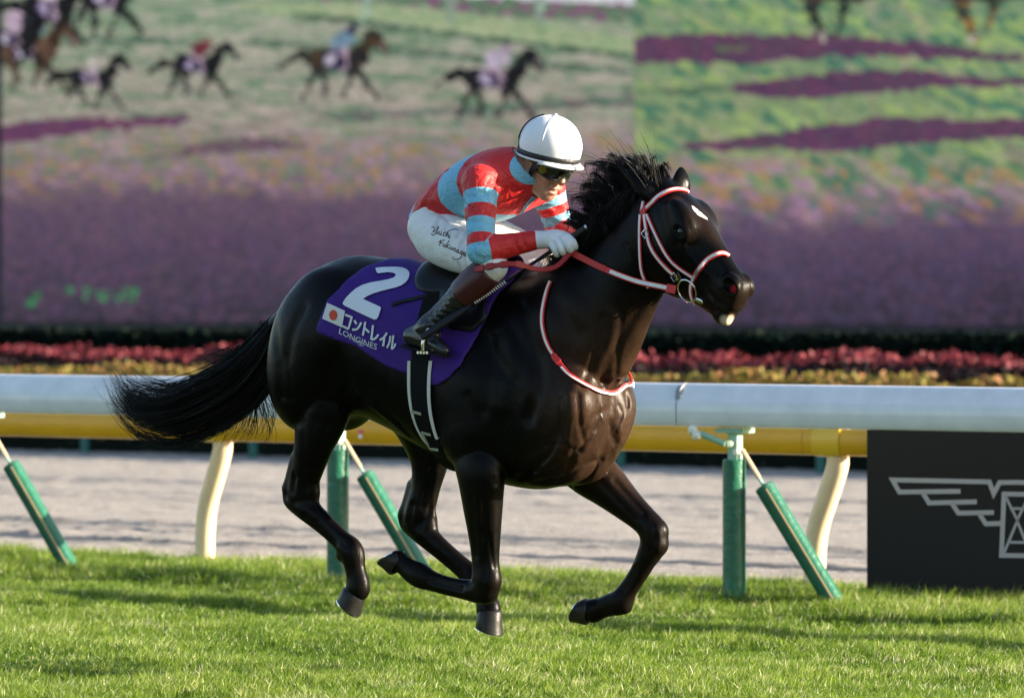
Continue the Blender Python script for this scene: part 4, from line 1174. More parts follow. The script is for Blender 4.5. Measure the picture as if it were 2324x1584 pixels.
paint(LI, [(-20, 288), (60, 278), (160, 272), (260, 268), (380, 264), (440, 268), (420, 280), (300, 292), (160, 306), (40, 322), (-20, 330)], (98, 52, 98), (112, 62, 96), .9)
paint(LI, [(390, 350), (470, 322), (560, 312), (650, 318), (700, 330), (640, 342), (540, 342), (460, 352)], (100, 72, 96), (112, 86, 100), .8)
paint(LI, [(190, 372), (300, 358), (420, 344), (420, 352), (300, 368)], DKG, None, .5)
paint(LI, [(720, 262), (900, 250), (1120, 238), (1300, 226), (1450, 212), (1450, 236), (1250, 252), (1000, 262), (800, 276)], DKG, (100, 92, 96), .75)
paint(LI, [(560, 92), (800, 104), (1000, 118), (1436, 160), (1436, 172), (960, 132), (760, 118), (580, 106)], DKG, None, .7)
paint(LI, [(110, 84), (300, 86), (480, 98), (420, 106), (250, 100), (120, 96)], DKG, None, .7)
for pts in ([(1436, 88), (1560, 80), (1760, 76), (1960, 86), (2120, 100), (2260, 122), (2324, 128), (2300, 140), (2120, 132), (1900, 128), (1680, 144), (1520, 142), (1436, 148)],
            [(1640, 200), (1760, 178), (1900, 164), (2060, 162), (2250, 176), (2500, 178), (2500, 194), (2200, 196), (1980, 212), (1800, 224), (1700, 214)],
            [(1540, 332), (1700, 310), (1860, 286), (2010, 268), (2200, 272), (2500, 266), (2500, 306), (2240, 316), (2060, 330), (1880, 344), (1740, 338), (1640, 342)]): paint(RI, pts, PURP, (86, 52, 92), .84)
paint(RI, [(1436, 208), (1560, 198), (1660, 196), (1660, 206), (1540, 212)], DKG, None, .7)
paint(RI, [(1620, 108), (1680, 104), (1700, 112), (1640, 118)], (120, 140, 100), None, .8)
DARK, BROWN, PNK, BLU, NVY, WHT = (40, 42, 46), (112, 84, 66), (198, 172, 194), (126, 164, 196), (58, 48, 92), (214, 206, 220)
def shown_horse(cx, cy, s, coat, cap, silk, coat2=None):
    T = lambda L_: [(cx + x * s, cy + y * s) for x, y in L_]
    c2 = coat2 or tuple(v * .75 for v in coat)
    paint(LI, T([(-58, -14), (-92, -22), (-122, 2), (-134, 22), (-98, 4), (-60, 0)]), c2)
    for lg in ([(-58, -2), (-36, 8), (-52, 40), (-66, 62), (-76, 88), (-84, 88), (-74, 58), (-66, 36)], [(-44, 6), (-22, 14), (-26, 44), (-18, 62), (-28, 86), (-36, 86), (-30, 62), (-40, 42)],
               [(26, 8), (46, 4), (60, 36), (78, 58), (94, 84), (86, 90), (66, 64), (48, 44)], [(12, 12), (34, 12), (36, 44), (24, 62), (14, 86), (6, 84), (16, 58), (22, 42)]): paint(LI, T(lg), c2, None, .85)
    paint(LI, T([(-66, -10), (-54, -24), (-30, -28), (0, -20), (28, -24), (46, -38), (58, -56), (76, -70), (90, -66), (106, -42), (118, -20), (110, -14), (92, -26), (80, -34), (70, -10), (54, 16), (24, 22), (0, 20), (-30, 14), (-56, 14)]), coat, c2)
    paint(LI, T([(94, -46), (108, -30), (116, -18), (106, -22)]), (190, 160, 170), None, .6)
    paint(LI, T([(-16, -34), (12, -42), (22, -12), (16, 26), (6, 26), (-14, -2)]), PNK, (176, 150, 170), .9)
    paint(LI, T([(-30, -20), (2, -18), (12, 14), (-16, 20), (-34, 6)]), NVY); paint(LI, T([(-26, -12), (-8, -12), (-6, 10), (-22, 12)]), WHT, (180, 160, 196), .9)
    paint(LI, T([(-20, -44), (-6, -60), (14, -70), (32, -62), (40, -46), (24, -32), (-6, -26)]), silk, None, .95); paint(LI, T([(22, -74), (32, -82), (42, -72), (38, -60), (26, -60)]), cap)
shown_horse(62, 118, 1.0, BROWN, (214, 130, 150), BLU); shown_horse(26, 86, .95, DARK, PNK, (206, 176, 206)); shown_horse(110, 22, .95, DARK, PNK, WHT); shown_horse(240, 0, .9, DARK, NVY, NVY)
shown_horse(208, 178, .78, DARK, (120, 150, 130), (206, 196, 186)); shown_horse(446, 150, .84, DARK, (140, 56, 72), (140, 56, 72)); shown_horse(768, 138, 1.0, (78, 62, 46), NVY, BLU, DARK); shown_horse(1120, 180, 1.0, DARK, PNK, (196, 180, 206))
for px_, cc in ((1870, DARK), (2210, (150, 104, 62))):
    paint(RI, [(px_ - 70, -60), (px_ - 20, -60), (px_ - 10, 30), (px_ + 8, 82), (px_ - 4, 100), (px_ - 18, 70), (px_ - 40, 26)], cc, (50, 70, 62))
    paint(RI, [(px_ + 30, -60), (px_ + 84, -60), (px_ + 60, 14), (px_ + 40, 62), (px_ + 24, 90), (px_ + 30, 60), (px_ + 36, 14)], (40, 66, 56), cc)
    paint(RI, [(px_ - 140, -90), (px_ + 160, -90), (px_ + 130, -8), (px_ + 20, 4), (px_ - 80, -6)], DARK, (80, 60, 54))
    paint(RI, [(px_ - 10, 80), (px_ + 4, 76), (px_ + 4, 98), (px_ - 8, 100)], (196, 186, 176))
LEDG = (52, 176, 92)
for x_, w_ in ((196, 10), (216, 9), (230, 13), (250, 9), (268, 14), (288, 11), (306, 14)):
    for bx in ([(-.5, 658), (.5, 658), (.5, 663), (-.5, 663)], [(.2, 658), (.5, 658), (.2, 688), (-.1, 688)], [(-.5, 672), (.3, 671), (.3, 676), (-.5, 677)]): paint(LI, [(x_ + a * w_, b_) for a, b_ in bx], LEDG, (48, 150, 88), .9, False)
for x_, y_ in ((160, 655), (70, 690), (84, 672)): paint(LI, [(x_ - 7, y_ - 7), (x_ + 7, y_ - 6), (x_ + 6, y_ + 7), (x_ - 7, y_ + 6)], LEDG, None, .8, False)
IMG = np.where((GX < s_seam)[..., None], LI, RI)
IMG = IMG * .86 + .14 * (IMG @ np.array([.3, .55, .15]))[..., None]
IMG *= (1 + .26 * (RNG.random(IMG.shape[:2])[..., None] - .5))
lin = np.clip(IMG / 255, 0, 1); lin = np.where(lin <= .04045, lin / 12.92, ((lin + .055) / 1.055) ** 2.4)
m = bpy.data.materials.new('lit_screen_cells'); m.use_nodes = True; nt = m.node_tree; nt.nodes.remove(nt.nodes['Principled BSDF'])
em = nt.nodes.new('ShaderNodeEmission'); em.inputs['Strength'].default_value = .92 * 2 ** -SC.view_settings.exposure
at_ = nt.nodes.new('ShaderNodeAttribute'); at_.attribute_name = 'picture'
nt.links.new(at_.outputs['Color'], em.inputs['Color']); nt.links.new(em.outputs[0], nt.nodes['Material Output'].inputs['Surface'])
k_seam = int(np.searchsorted(gx_, s_seam))
for a0, a1 in ((0, k_seam), (k_seam, NX)):
    n, k = a1 - a0, NZ
    i = (np.arange(n - 1)[:, None] * k + np.arange(k - 1)[None]).ravel()
    xx_ = gx_[a0:a1].copy()
    if a0 == 0: xx_[-1] = s_seam - .004
    else: xx_[0] = s_seam + .004
    Xq, Zq = np.meshgrid(xx_, gz_, indexing='ij')
    me = mesh_np('picture_panel', np.stack([Xq, np.full(Xq.shape, SY), Zq], 2).reshape(-1, 3), np.stack([i, i + 1, i + k + 1, i + k], 1)[:, ::-1].copy())
    ca = me.attributes.new('picture', 'FLOAT_COLOR', 'POINT')
    ca.data.foreach_set('color', np.concatenate([lin[a0:a1].reshape(-1, 3), np.ones((n * k, 1))], 1).astype(np.float32).ravel())
    put('picture_panel', me, m, screen, smooth=False)
# ================================================================== saddle cloth, saddle, bridle
from mathutils.geometry import delaunay_2d_cdt
def hit(px, py, bvh=None, off=0.0):
    """where the line of sight through a pixel meets the animal, lifted off the skin"""
    d = ray(px, py).normalized()
    r = (bvh or HBVH).ray_cast(CAM, d)
    if r[0] is None: return None, None
    n = r[1] if r[1].dot(d) < 0 else -r[1]
    return r[0] + n * off, n
AXZ = 1.22
def trunk(x, phi, off=0.0):
    """point of the trunk's skin at station x, angle phi from the spine (negative = right side)"""
    dv = Vector((0, math.sin(phi), math.cos(phi)))
    if abs(phi) > 1.75:      # under the belly: keep to the barrel, not the legs
        zt_, zb_, w_ = [float(np.interp(x, STX, STI[:, j])) for j in range(3)]
        zc_, h_ = (zt_ + zb_) / 2, (zt_ - zb_) / 2
        lo_, hi_ = .05, .9
        for _ in range(24):
            md = (lo_ + hi_) / 2; q = Vector((x, 0, AXZ)) + dv * md
            if (abs(q.y) / w_) ** 2.15 + abs((q.z - zc_) / h_) ** 2.15 < 1: lo_ = md
            else: hi_ = md
        r = HBVH.ray_cast(Vector((x, 0, AXZ)) + dv * (lo_ + .035), -dv)
        if r[0] is not None and (r[0] - Vector((x, 0, AXZ))).length > lo_ - .05:
            return r[0] + dv * off, dv
        return Vector((x, 0, AXZ)) + dv * (lo_ + off), dv
    r = HBVH.ray_cast(Vector((x, 0, AXZ)) + dv * .9, -dv)
    if r[0] is None: return Vector((x, 0, AXZ)) + dv * .3, dv
    n = r[1] if r[1].dot(dv) > 0 else -r[1]
    return r[0] + n * off, n
def to_trunk(px, py):
    p, n = hit(px, py)
    return p.x, math.atan2(p.y, p.z - AXZ)
def ribbon(name, pts, nrm, width, m, parent, thick=.004, lift=.0, side=0.0):
    """strap with real thickness along surface points; side shifts it across its width"""
    pts = [Vector(p) for p in pts]; nrm = [Vector(n).normalized() for n in nrm]
    n = len(pts); width = np.broadcast_to(np.asarray(width, float), (n,))
    V, F = [], []
    for i in range(n):
        t = (pts[min(i + 1, n - 1)] - pts[max(i - 1, 0)]).normalized()
        w = t.cross(nrm[i]).normalized()
        c = pts[i] + nrm[i] * lift + w * side
        a = width[i] / 2
        V += [c - w * a, c - w * a * .9 + nrm[i] * thick, c + w * a * .9 + nrm[i] * thick, c + w * a]
    for i in range(n - 1):
        for k in range(4):
            F.append((i * 4 + k, i * 4 + (k + 1) % 4, i * 4 + 4 + (k + 1) % 4, i * 4 + 4 + k))
    F += [(0, 1, 2, 3), tuple((n - 1) * 4 + k for k in (3, 2, 1, 0))]
    return MB().add(V, F).build(name, m, parent, smooth=True)
def smooth_line(P3, N3, n=6):
    C = catmull(np.array([list(p) for p in P3]), n); D = catmull(np.array([list(p) for p in N3]), n)
    return [Vector(c) for c in C], [Vector(d).normalized() for d in D]
def trace(pxs, off=.004, n=5):
    """dense picture polyline -> skin points"""
    C = catmull(np.array(pxs, float), n)
    P3, N3 = [], []
    for x, y in C:
        p, nn = hit(x, y, off=off)
        if p is not None and (not P3 or (p - P3[-1]).length < .12): P3.append(p); N3.append(nn)
    # even out small skin bumps
    A = np.array([list(p) for p in P3]); B = np.array([list(p) for p in N3])
    for _ in range(3):
        A[1:-1] = (A[:-2] + 2 * A[1:-1] + A[2:]) / 4; B[1:-1] = (B[:-2] + 2 * B[1:-1] + B[2:]) / 4
    return [Vector(a) for a in A], [Vector(b_).normalized() for b_ in B]

# ---- saddle cloth: one sheet over the back, same outline on both sides
CL = [(930, 588), (897, 593), (866, 599), (835, 608), (797, 632), (772, 658), (745, 684), (732, 715), (720, 750), (727, 757), (760, 769), (810, 785), (847, 809), (885, 833), (922, 846), (950, 857), (980, 873), (990, 873), (1005, 867), (1022, 856), (1047, 829), (1072, 785), (1090, 750), (1110, 712), (1132, 668)]
B2 = []
for px, py in CL:
    p, nn = hit(px, py)
    if p is not None: B2.append((p.x, math.atan2(p.y, p.z - AXZ)))
B2[0] = (B2[0][0], 0.0)
near = B2 + [(B2[-1][0] + .035, B2[-1][1] * .5), (B2[-1][0] + .05, 0.0)]
loop = near + [(x, -a) for x, a in near[-2:0:-1]]
S_PHI = .42        # metres per radian, to keep triangles even
dense = []
for (x0, a0), (x1, a1) in zip(loop, loop[1:] + loop[:1]):
    k = max(1, int(math.hypot(x1 - x0, (a1 - a0) * S_PHI) / .02))
    dense += [(x0 + (x1 - x0) * t / k, a0 + (a1 - a0) * t / k) for t in range(k)]
def inside(pt, poly):
    x, y = pt; c = False
    for (x0, y0), (x1, y1) in zip(poly, poly[1:] + poly[:1]):
        if (y0 > y) != (y1 > y) and x < (x1 - x0) * (y - y0) / (y1 - y0) + x0: c = not c
    return c
pts = [Vector((x, a * S_PHI)) for x, a in dense]; nb_ = len(pts)
for x in np.arange(-.6, .5, .016):
    for a in np.arange(-1.9, 1.9, .016 / S_PHI):
        if inside((x, a), dense) and min((Vector((x, a * S_PHI)) - q).length for q in pts[:nb_]) > .010: pts.append(Vector((x, a * S_PHI)))
res = delaunay_2d_cdt(pts, [(i, (i + 1) % nb_) for i in range(nb_)], [], 1, 1e-5)
cv = []
for v in res[0]:
    x, a = v.x, v.y / S_PHI
    p, nn = trunk(x, a, .010)
    wob = .003 * math.sin(x * 31 + a * 9) * math.sin(a * 13 + x * 7)
    cv.append(p + nn * wob)
cf = [tuple(f) for f in res[2]]
CBVH = BVHTree.FromPolygons([tuple(v) for v in cv], cf)
cme = mesh_np('saddle_cloth', cv, cf)
bm = bmesh.new(); bm.from_mesh(cme); bmesh.ops.recalc_face_normals(bm, faces=list(bm.faces)); bm.to_mesh(cme); bm.free()
M_CLOTH = mat('purple_cloth', (.042, .011, .175), .72, .25, sheen=.05, bump=(220, .35, .002), vary=(9, .35, (.034, .009, .14)))
cloth = put('saddle_cloth', cme, M_CLOTH)
sol = cloth.modifiers.new('thickness', 'SOLIDIFY'); sol.thickness = .006; sol.offset = -1
tag(cloth, 'purple number cloth with a white 2, a small flag and lettering, under the saddle', 'saddle cloth')
M_PRINT = mat('white_print', (.66, .68, .74), .6, .3)
M_PRINTC = mat('cream_print', (.60, .60, .58), .6, .3)
def print_shape(name, polys, m, off=.0065, holes=(), bvh=None, parent=cloth, fine=4.0):
    """flat shape traced in the picture, laid on the cloth's surface"""
    bv = bvh or CBVH
    P2, E = [], []
    for poly in list(polys) + list(holes):
        s0 = len(P2); dn = []
        for (x0, y0), (x1, y1) in zip(poly, poly[1:] + poly[:1]):
            k = max(1, int(math.hypot(x1 - x0, y1 - y0) / fine))
            dn += [(x0 + (x1 - x0) * t / k, y0 + (y1 - y0) * t / k) for t in range(k)]
        P2 += [Vector(q) for q in dn]; E += [(s0 + i, s0 + (i + 1) % len(dn)) for i in range(len(dn))]
    if fine >= 4:
        xs_, ys_ = [p.x for p in P2], [p.y for p in P2]
        for gx in np.arange(min(xs_), max(xs_), fine):
            for gy in np.arange(min(ys_), max(ys_), fine):
                if sum(inside((gx, gy), list(pp)) for pp in polys) % 2 and min((Vector((gx, gy)) - q).length for q in P2[:len(E)]) > fine * .5: P2.append(Vector((gx, gy)))
    r = delaunay_2d_cdt(P2, E, [], 1, 1e-4)
    V = []
    for v in r[0]:
        p, nn = hit(v.x, v.y, bv, off)
        V.append(p if p is not None else Vector((0, 0, -5)))
    F = []
    for f in r[2]:
        if any(V[i].z < -1 for i in f): continue
        c = sum((Vector(r[0][i]) for i in f), Vector((0, 0))) / len(f)
        if sum(inside((c.x, c.y), list(pp)) for pp in list(polys) + list(holes)) % 2: F.append(tuple(f))
    me = mesh_np(name, V, F)
    bm_ = bmesh.new(); bm_.from_mesh(me); loose = [v for v in bm_.verts if not v.link_faces]; bmesh.ops.delete(bm_, geom=loose, context='VERTS'); bm_.to_mesh(me); bm_.free()
    return put(name, me, m, parent)
def C1(L_): return [(560 + x / 4, 540 + y / 4) for x, y in L_]
two = [(1172, 283), (1235, 276), (1300, 274), (1370, 275), (1420, 282), (1455, 297), (1476, 320), (1480, 345), (1470, 382), (1448, 412), (1412, 438), (1365, 456), (1300, 472), (1225, 490), (1160, 508), (1105, 532), (1060, 560),
       (1140, 596), (1212, 628), (1225, 640), (1222, 655), (1200, 722), (1188, 740), (1165, 744), (1020, 678), (890, 618), (876, 603), (880, 588), (905, 550), (945, 508), (995, 466), (1060, 432), (1130, 412), (1210, 400), (1290, 385), (1340, 368), (1360, 348), (1350, 334), (1325, 325), (1280, 321), (1200, 331), (1187, 328), (1176, 306)]
print_shape('number', [C1(two)], M_PRINT)
print_shape('flag_field', [C1([(738, 593), (897, 667), (872, 814), (692, 736)])], M_PRINTC)
print_shape('flag_disc', [C1([(795 + 36 * math.cos(a), 704 + 46 * math.sin(a)) for a in np.linspace(0, 2 * math.pi, 28, endpoint=False)])], mat('red_print', (.55, .06, .025), .6, .3), off=.0085)
def bar(a, b, w):
    (x0, y0), (x1, y1) = a, b; l = math.hypot(x1 - x0, y1 - y0); nx, ny = -(y1 - y0) / l * w / 2, (x1 - x0) / l * w / 2
    return [(x0 + nx, y0 + ny), (x1 + nx, y1 + ny), (x1 - nx, y1 - ny), (x0 - nx, y0 - ny)]
def glyph(name, strokes, w=19, m=M_PRINTC):
    for i, st_ in enumerate(strokes):
        st2 = catmull(np.array(st_, float), 3) if len(st_) > 2 else np.array(st_, float)
        l, r_ = [], []
        for k in range(len(st2)):
            t = st2[min(k + 1, len(st2) - 1)] - st2[max(k - 1, 0)]; t = t / np.linalg.norm(t); nn = np.array([-t[1], t[0]]) * w / 2
            l.append(tuple(st2[k] + nn)); r_.append(tuple(st2[k] - nn))
        print_shape(name, [C1(l + r_[::-1])], m, off=.0060 + .0006 * (i % 3), fine=3.0)
# the horse's name in katakana
glyph('katakana_ko', [[(898, 700), (966, 728)], [(960, 722), (930, 828)], [(876, 800), (934, 828)]])
glyph('katakana_n', [[(982, 752), (1004, 785)], [(964, 833), (1012, 828), (1048, 772)]])
glyph('katakana_to', [[(1084, 765), (1062, 888)], [(1078, 822), (1120, 862)]])
glyph('katakana_re', [[(1154, 795), (1138, 925)], [(1142, 925), (1175, 915), (1204, 880)]])
glyph('katakana_i', [[(1280, 862), (1252, 905), (1214, 930)], [(1256, 905), (1246, 985)]])
glyph('katakana_ru', [[(1312, 890), (1302, 950), (1280, 1000)], [(1340, 885), (1322, 1010)], [(1322, 1012), (1345, 995), (1358, 960)]], 17)
# sponsor lettering
fc = bpy.data.curves.new('lettering', 'FONT'); fc.body = 'LONGINES'; fc.resolution_u = 3
fo = bpy.data.objects.new('lettering', fc); COL.objects.link(fo)
bpy.context.view_layer.update()
fme = bpy.data.meshes.new_from_object(fo.evaluated_get(bpy.context.evaluated_depsgraph_get()))
bpy.data.objects.remove(fo)
xs_ = [v.co.x for v in fme.vertices]; ys_ = [v.co.y for v in fme.vertices]
x0_, x1_, y0_, y1_ = min(xs_), max(xs_), min(ys_), max(ys_)
A_, B_, U_ = np.array([842, 870]), np.array([1186, 1016]), np.array([9, -50])
for v in fme.vertices:
    u, w = (v.co.x - x0_) / (x1_ - x0_), (v.co.y - y0_) / (y1_ - y0_)
    q = A_ + (B_ - A_) * u + U_ * w + np.array([0, 6 * math.sin(u * 3.1)])
    p, nn = hit(560 + q[0] / 4, 540 + q[1] / 4, CBVH, .0062)
    v.co = p
fme.name = 'sponsor_lettering'
put('sponsor_lettering', fme, M_PRINTC, cloth, smooth=False)
def thin(name, L_, w, m=None): glyph(name, L_, w, m or mat('grey_print', (.42, .42, .44), .6, .3))
thin('sponsor_emblem', [[(945, 915), (1010, 935), (1050, 955)], [(975, 935), (1020, 955)], [(1050, 945), (1042, 982)], [(1060, 960), (1118, 985)], [(1020, 970), (1070, 985)]], 6)

# ---- saddle, girth, stirrups
saddle = empty('racing_saddle'); tag(saddle, 'small black racing saddle girthed over the purple cloth with metal stirrups', 'saddle')
Vs, Fs = [], []
SX = [-.135, -.115, -.07, -.01, .08, .17, .24, .28]
SW = [.06, .13, .165, .165, .145, .12, .09, .05]; SH = [.010, .022, .026, .022, .020, .024, .034, .040]
for x, w, h in zip(SX, SW, SH):
    for k in range(13):
        a = (k / 12 * 2 - 1) * w / .30
        p, nn = trunk(x, a, .018 + h * (1 - (k / 6 - 1) ** 2) ** .6 if abs(k - 6) < 6 else .018)
        Vs.append(p)
for i in range(len(SX) - 1):
    for k in range(12): Fs.append((i * 13 + k, i * 13 + k + 1, i * 13 + 14 + k, i * 13 + 13 + k))
o = MB().add(Vs, Fs).build('seat', M_BLACKL, saddle)
o.modifiers.new('thickness', 'SOLIDIFY').thickness = .012
ss = o.modifiers.new('round', 'SUBSURF'); ss.levels = ss.render_levels = 2
# flaps
for sgn in (-1, 1):
    Vf, Ff = [], []
    for i, x in enumerate(np.linspace(.02, .24, 8)):
        for k in range(8):
            a = sgn * (.35 + k / 7 * (.62 if 1 < i < 6 else .5 if 0 < i < 7 else .4))
            Vf.append(trunk(x + .04 * k / 7, a, .020)[0])
    for i in range(7):
        for k in range(7): Ff.append((i * 8 + k, i * 8 + k + 1, i * 8 + 9 + k, i * 8 + 8 + k))
    o = MB().add(Vf, Ff).build('flap', M_BLACKL, saddle); o.modifiers.new('thickness', 'SOLIDIFY').thickness = .005
gl = [to_trunk(*q) for q in ((938, 850), (937, 890), (940, 930), (951, 968), (968, 1001), (988, 1022))]
gr = [to_trunk(*q) for q in ((974, 850), (974, 890), (979, 930), (988, 968), (1001, 1001), (1012, 1020))]
gx = [(a[0] + b_[0]) / 2 for a, b_ in zip(gl, gr)]; ga = [(a[1] + b_[1]) / 2 for a, b_ in zip(gl, gr)]
ordr = np.argsort(np.abs(ga)); gaa = np.abs(np.array(ga))[ordr]; gxx = np.array(gx)[ordr]
angs = np.linspace(-math.pi * .999, math.pi * .999, 150)
def girth_line(shift, off, a0=.35):
    P3, N3 = [], []
    for a in angs:
        if abs(a) < a0: continue
    for a in np.concatenate([np.linspace(-a0, -math.pi + .01, 60), np.linspace(math.pi - .01, a0, 60)]):
        x = np.interp(abs(a), gaa, gxx) + shift
        p, nn = trunk(x, a, off); P3.append(p); N3.append(nn)
    A = np.array([list(p) for p in P3])
    for _ in range(4): A[1:-1] = (A[:-2] + 2 * A[1:-1] + A[2:]) / 4
    return [Vector(a) for a in A], N3
p3, n3 = girth_line(0, .013); gobj = ribbon('girth', p3, n3, .085, mat('black_girth', (.004, .004, .0045), .7, .12), saddle, .004)
for sh in (-.050, .050):
    p3, n3 = girth_line(sh, .013, 1.48); ribbon('girth_edging', p3, n3, .014, mat('cream_edging', (.58, .57, .52), .6, .3), gobj, .005)
for py, dx in ((930, 0), (976, 3), (1010, 6)):
    pl = [hit(941 + dx * 1.5 + (py - 930) * .40 + t * 22, py + t * 6, off=.019) for t in np.linspace(0, 1, 5)]
    pl = [q for q in pl if q[0] is not None]
    if len(pl) > 2: ribbon('girth_keeper', [q[0] for q in pl], [q[1] for q in pl], .011, mat('tan_keeper', (.33, .33, .24), .5), gobj, .004)
pl = [hit(x, y, off=.019) for x, y in ((966, 978), (974, 994), (983, 1010))]
ribbon('girth_strap', [q[0] for q in pl], [q[1] for q in pl], .012, MATS['tan_keeper'], gobj, .003)
# loose strap end lying on the cloth
pl = [hit(x, y, CBVH, .004) for x, y in catmull(np.array([(890, 693), (920, 684), (955, 676), (985, 668)]), 4)]
ribbon('strap_end', [q[0] for q in pl], [q[1] for q in pl], .017, M_BLACKL, saddle, .004)
for sgn in (-1, 1):
    foot = at_y(982, 792, -.305); foot.y *= -sgn if sgn > 0 else 1
    foot = Vector((foot.x, sgn * .305, foot.z))
    top = trunk(.10, sgn * .75, .03)[0]
    lea = [top, top * .5 + (foot + Vector((.008, 0, .11))) * .5 + Vector((0, sgn * .01, 0)), foot + Vector((.012, 0, .115))]
    ribbon('stirrup_leather', *smooth_line(lea, [(0, sgn, .2)] * 3, 6), .016, M_BLACKL, saddle, .003)
    arch = catmull([foot + Vector(q) for q in ((-.010, -.052, -.012), (-.006, -.056, .03), (.006, -.034, .085), (.014, 0, .112), (.006, .034, .085), (-.006, .056, .03), (-.010, .052, -.012))], 5)
    st = MB().tube(arch, .0065, sides=8).build('stirrup', M_METAL, saddle)
    for k in (-1, -.33, .33, 1):
        MB().tube([foot + Vector((-.012 + .022 * k, -.054, -.014)), foot + Vector((-.012 + .022 * k, .054, -.014))], .006, sides=8).build('tread_bar', M_METAL, st)

# ---- bridle and reins
bridle = empty('bridle'); tag(bridle, 'red and white racing bridle with ring bit and long reins on the black horse', 'bridle')
def mirror_head(p):
    q = np.array(p) - POLL
    return Vector(POLL + q - 2 * q.dot(H3) * H3)
def mirror_dir(v):
    q = np.array(v); return Vector(q - 2 * q.dot(H3) * H3)
def strap(name, px, width=.021, mir=True, stripe=True, off=.003):
    p3, n3 = trace(px, off)
    for k in ((0, 1) if mir else (0,)):
        pp, nn = (p3, n3) if k == 0 else ([mirror_head(p) for p in p3], [mirror_dir(v) for v in n3])
        o = ribbon(name, pp, nn, width, M_RED, bridle, .004)
        if stripe: ribbon('stripe', pp, nn, width * .5, M_WHITEW, o, .0025, lift=.0035)
    return p3
def C7(L_): return [(1250 + x / 4, 340 + y / 4) for x, y in L_]
strap('browband', C7([(845, 565), (900, 500), (960, 440), (1020, 400), (1080, 375), (1140, 365), (1200, 370), (1240, 385)]), .022, mir=False)
p3, n3 = trace(C7([(845, 565), (900, 500), (960, 440), (1020, 400), (1080, 375)]), .003)
strap('headpiece', C7([(850, 470), (838, 520), (830, 570)]), .020)
strap('throatlatch', C7([(818, 590), (812, 700), (812, 850), (815, 960), (822, 1060), (835, 1130), (858, 1190), (882, 1245)]), .016)
cp = strap('cheekpiece', C7([(852, 580), (862, 660), (875, 745), (892, 830), (925, 910), (965, 970), (1010, 1025), (1060, 1080), (1110, 1125), (1165, 1170)]), .019)
strap('noseband_cheek', C7([(876, 590), (905, 660), (945, 745), (990, 840), (1035, 930), (1090, 1005), (1150, 1060), (1220, 1110), (1290, 1155)]), .016)
strap('noseband', C7([(1300, 1165), (1330, 1110), (1370, 1055), (1420, 1000), (1480, 960), (1540, 942), (1580, 948), (1612, 970)]), .022, mir=False)
strap('noseband', C7([(1300, 1165), (1330, 1110), (1370, 1055), (1420, 1000)]), .021, mir=True)
strap('lower_noseband', C7([(1298, 1170), (1280, 1220), (1275, 1290), (1290, 1350), (1325, 1410), (1365, 1465), (1410, 1505), (1445, 1525)]), .019)
for k, (q, w) in enumerate((((852, 560), .030),)):
    p, nn = hit(1250 + q[0] / 4, 340 + q[1] / 4, off=.007)
    for mm in (0, 1):
        c = p if mm == 0 else mirror_head(p); nv = nn if mm == 0 else mirror_dir(nn)
        t = Vector(H2); ribbon('brow_loop', [c - t * .014, c, c + t * .014], [nv] * 3, .024, M_RED, bridle, .006)
for q in ((868, 765), (1130, 1150)):
    p, nn = hit(1250 + q[0] / 4, 340 + q[1] / 4, off=.010)
    t = Vector(H1)
    w = t.cross(nn).normalized()
    MB().tube([p - t * .013 - w * .012, p - t * .013 + w * .012, p + t * .013 + w * .012, p + t * .013 - w * .012, p - t * .013 - w * .012], .0026, sides=6).build('buckle', M_METAL, bridle)
# numbered metal tag on the cheekpiece
p, nn = hit(1250 + 1160 / 4, 340 + 1148 / 4, off=.012)
t = (Vector(H1) * .92 - Vector(H2) * .35).normalized(); t = (t - nn * t.dot(nn)).normalized(); w = nn.cross(t).normalized()
tg = ribbon('number_tag', [p - t * .016, p, p + t * .016], [nn] * 3, .034, mat('black_tag', (.015, .015, .015), .4), bridle, .003)
gp = [(-.5, .7), (-.1, 1), (.45, .8), (.5, .4), (0, -.2), (-.5, -.85), (.6, -.85)]
pl = [p + nn * .0045 + w * (x * .008) - t * (y * .011) for x, y in gp]
MB().tube(pl, .0018, sides=5).build('tag_number', mat('gold_print', (.65, .42, .05), .5), tg)
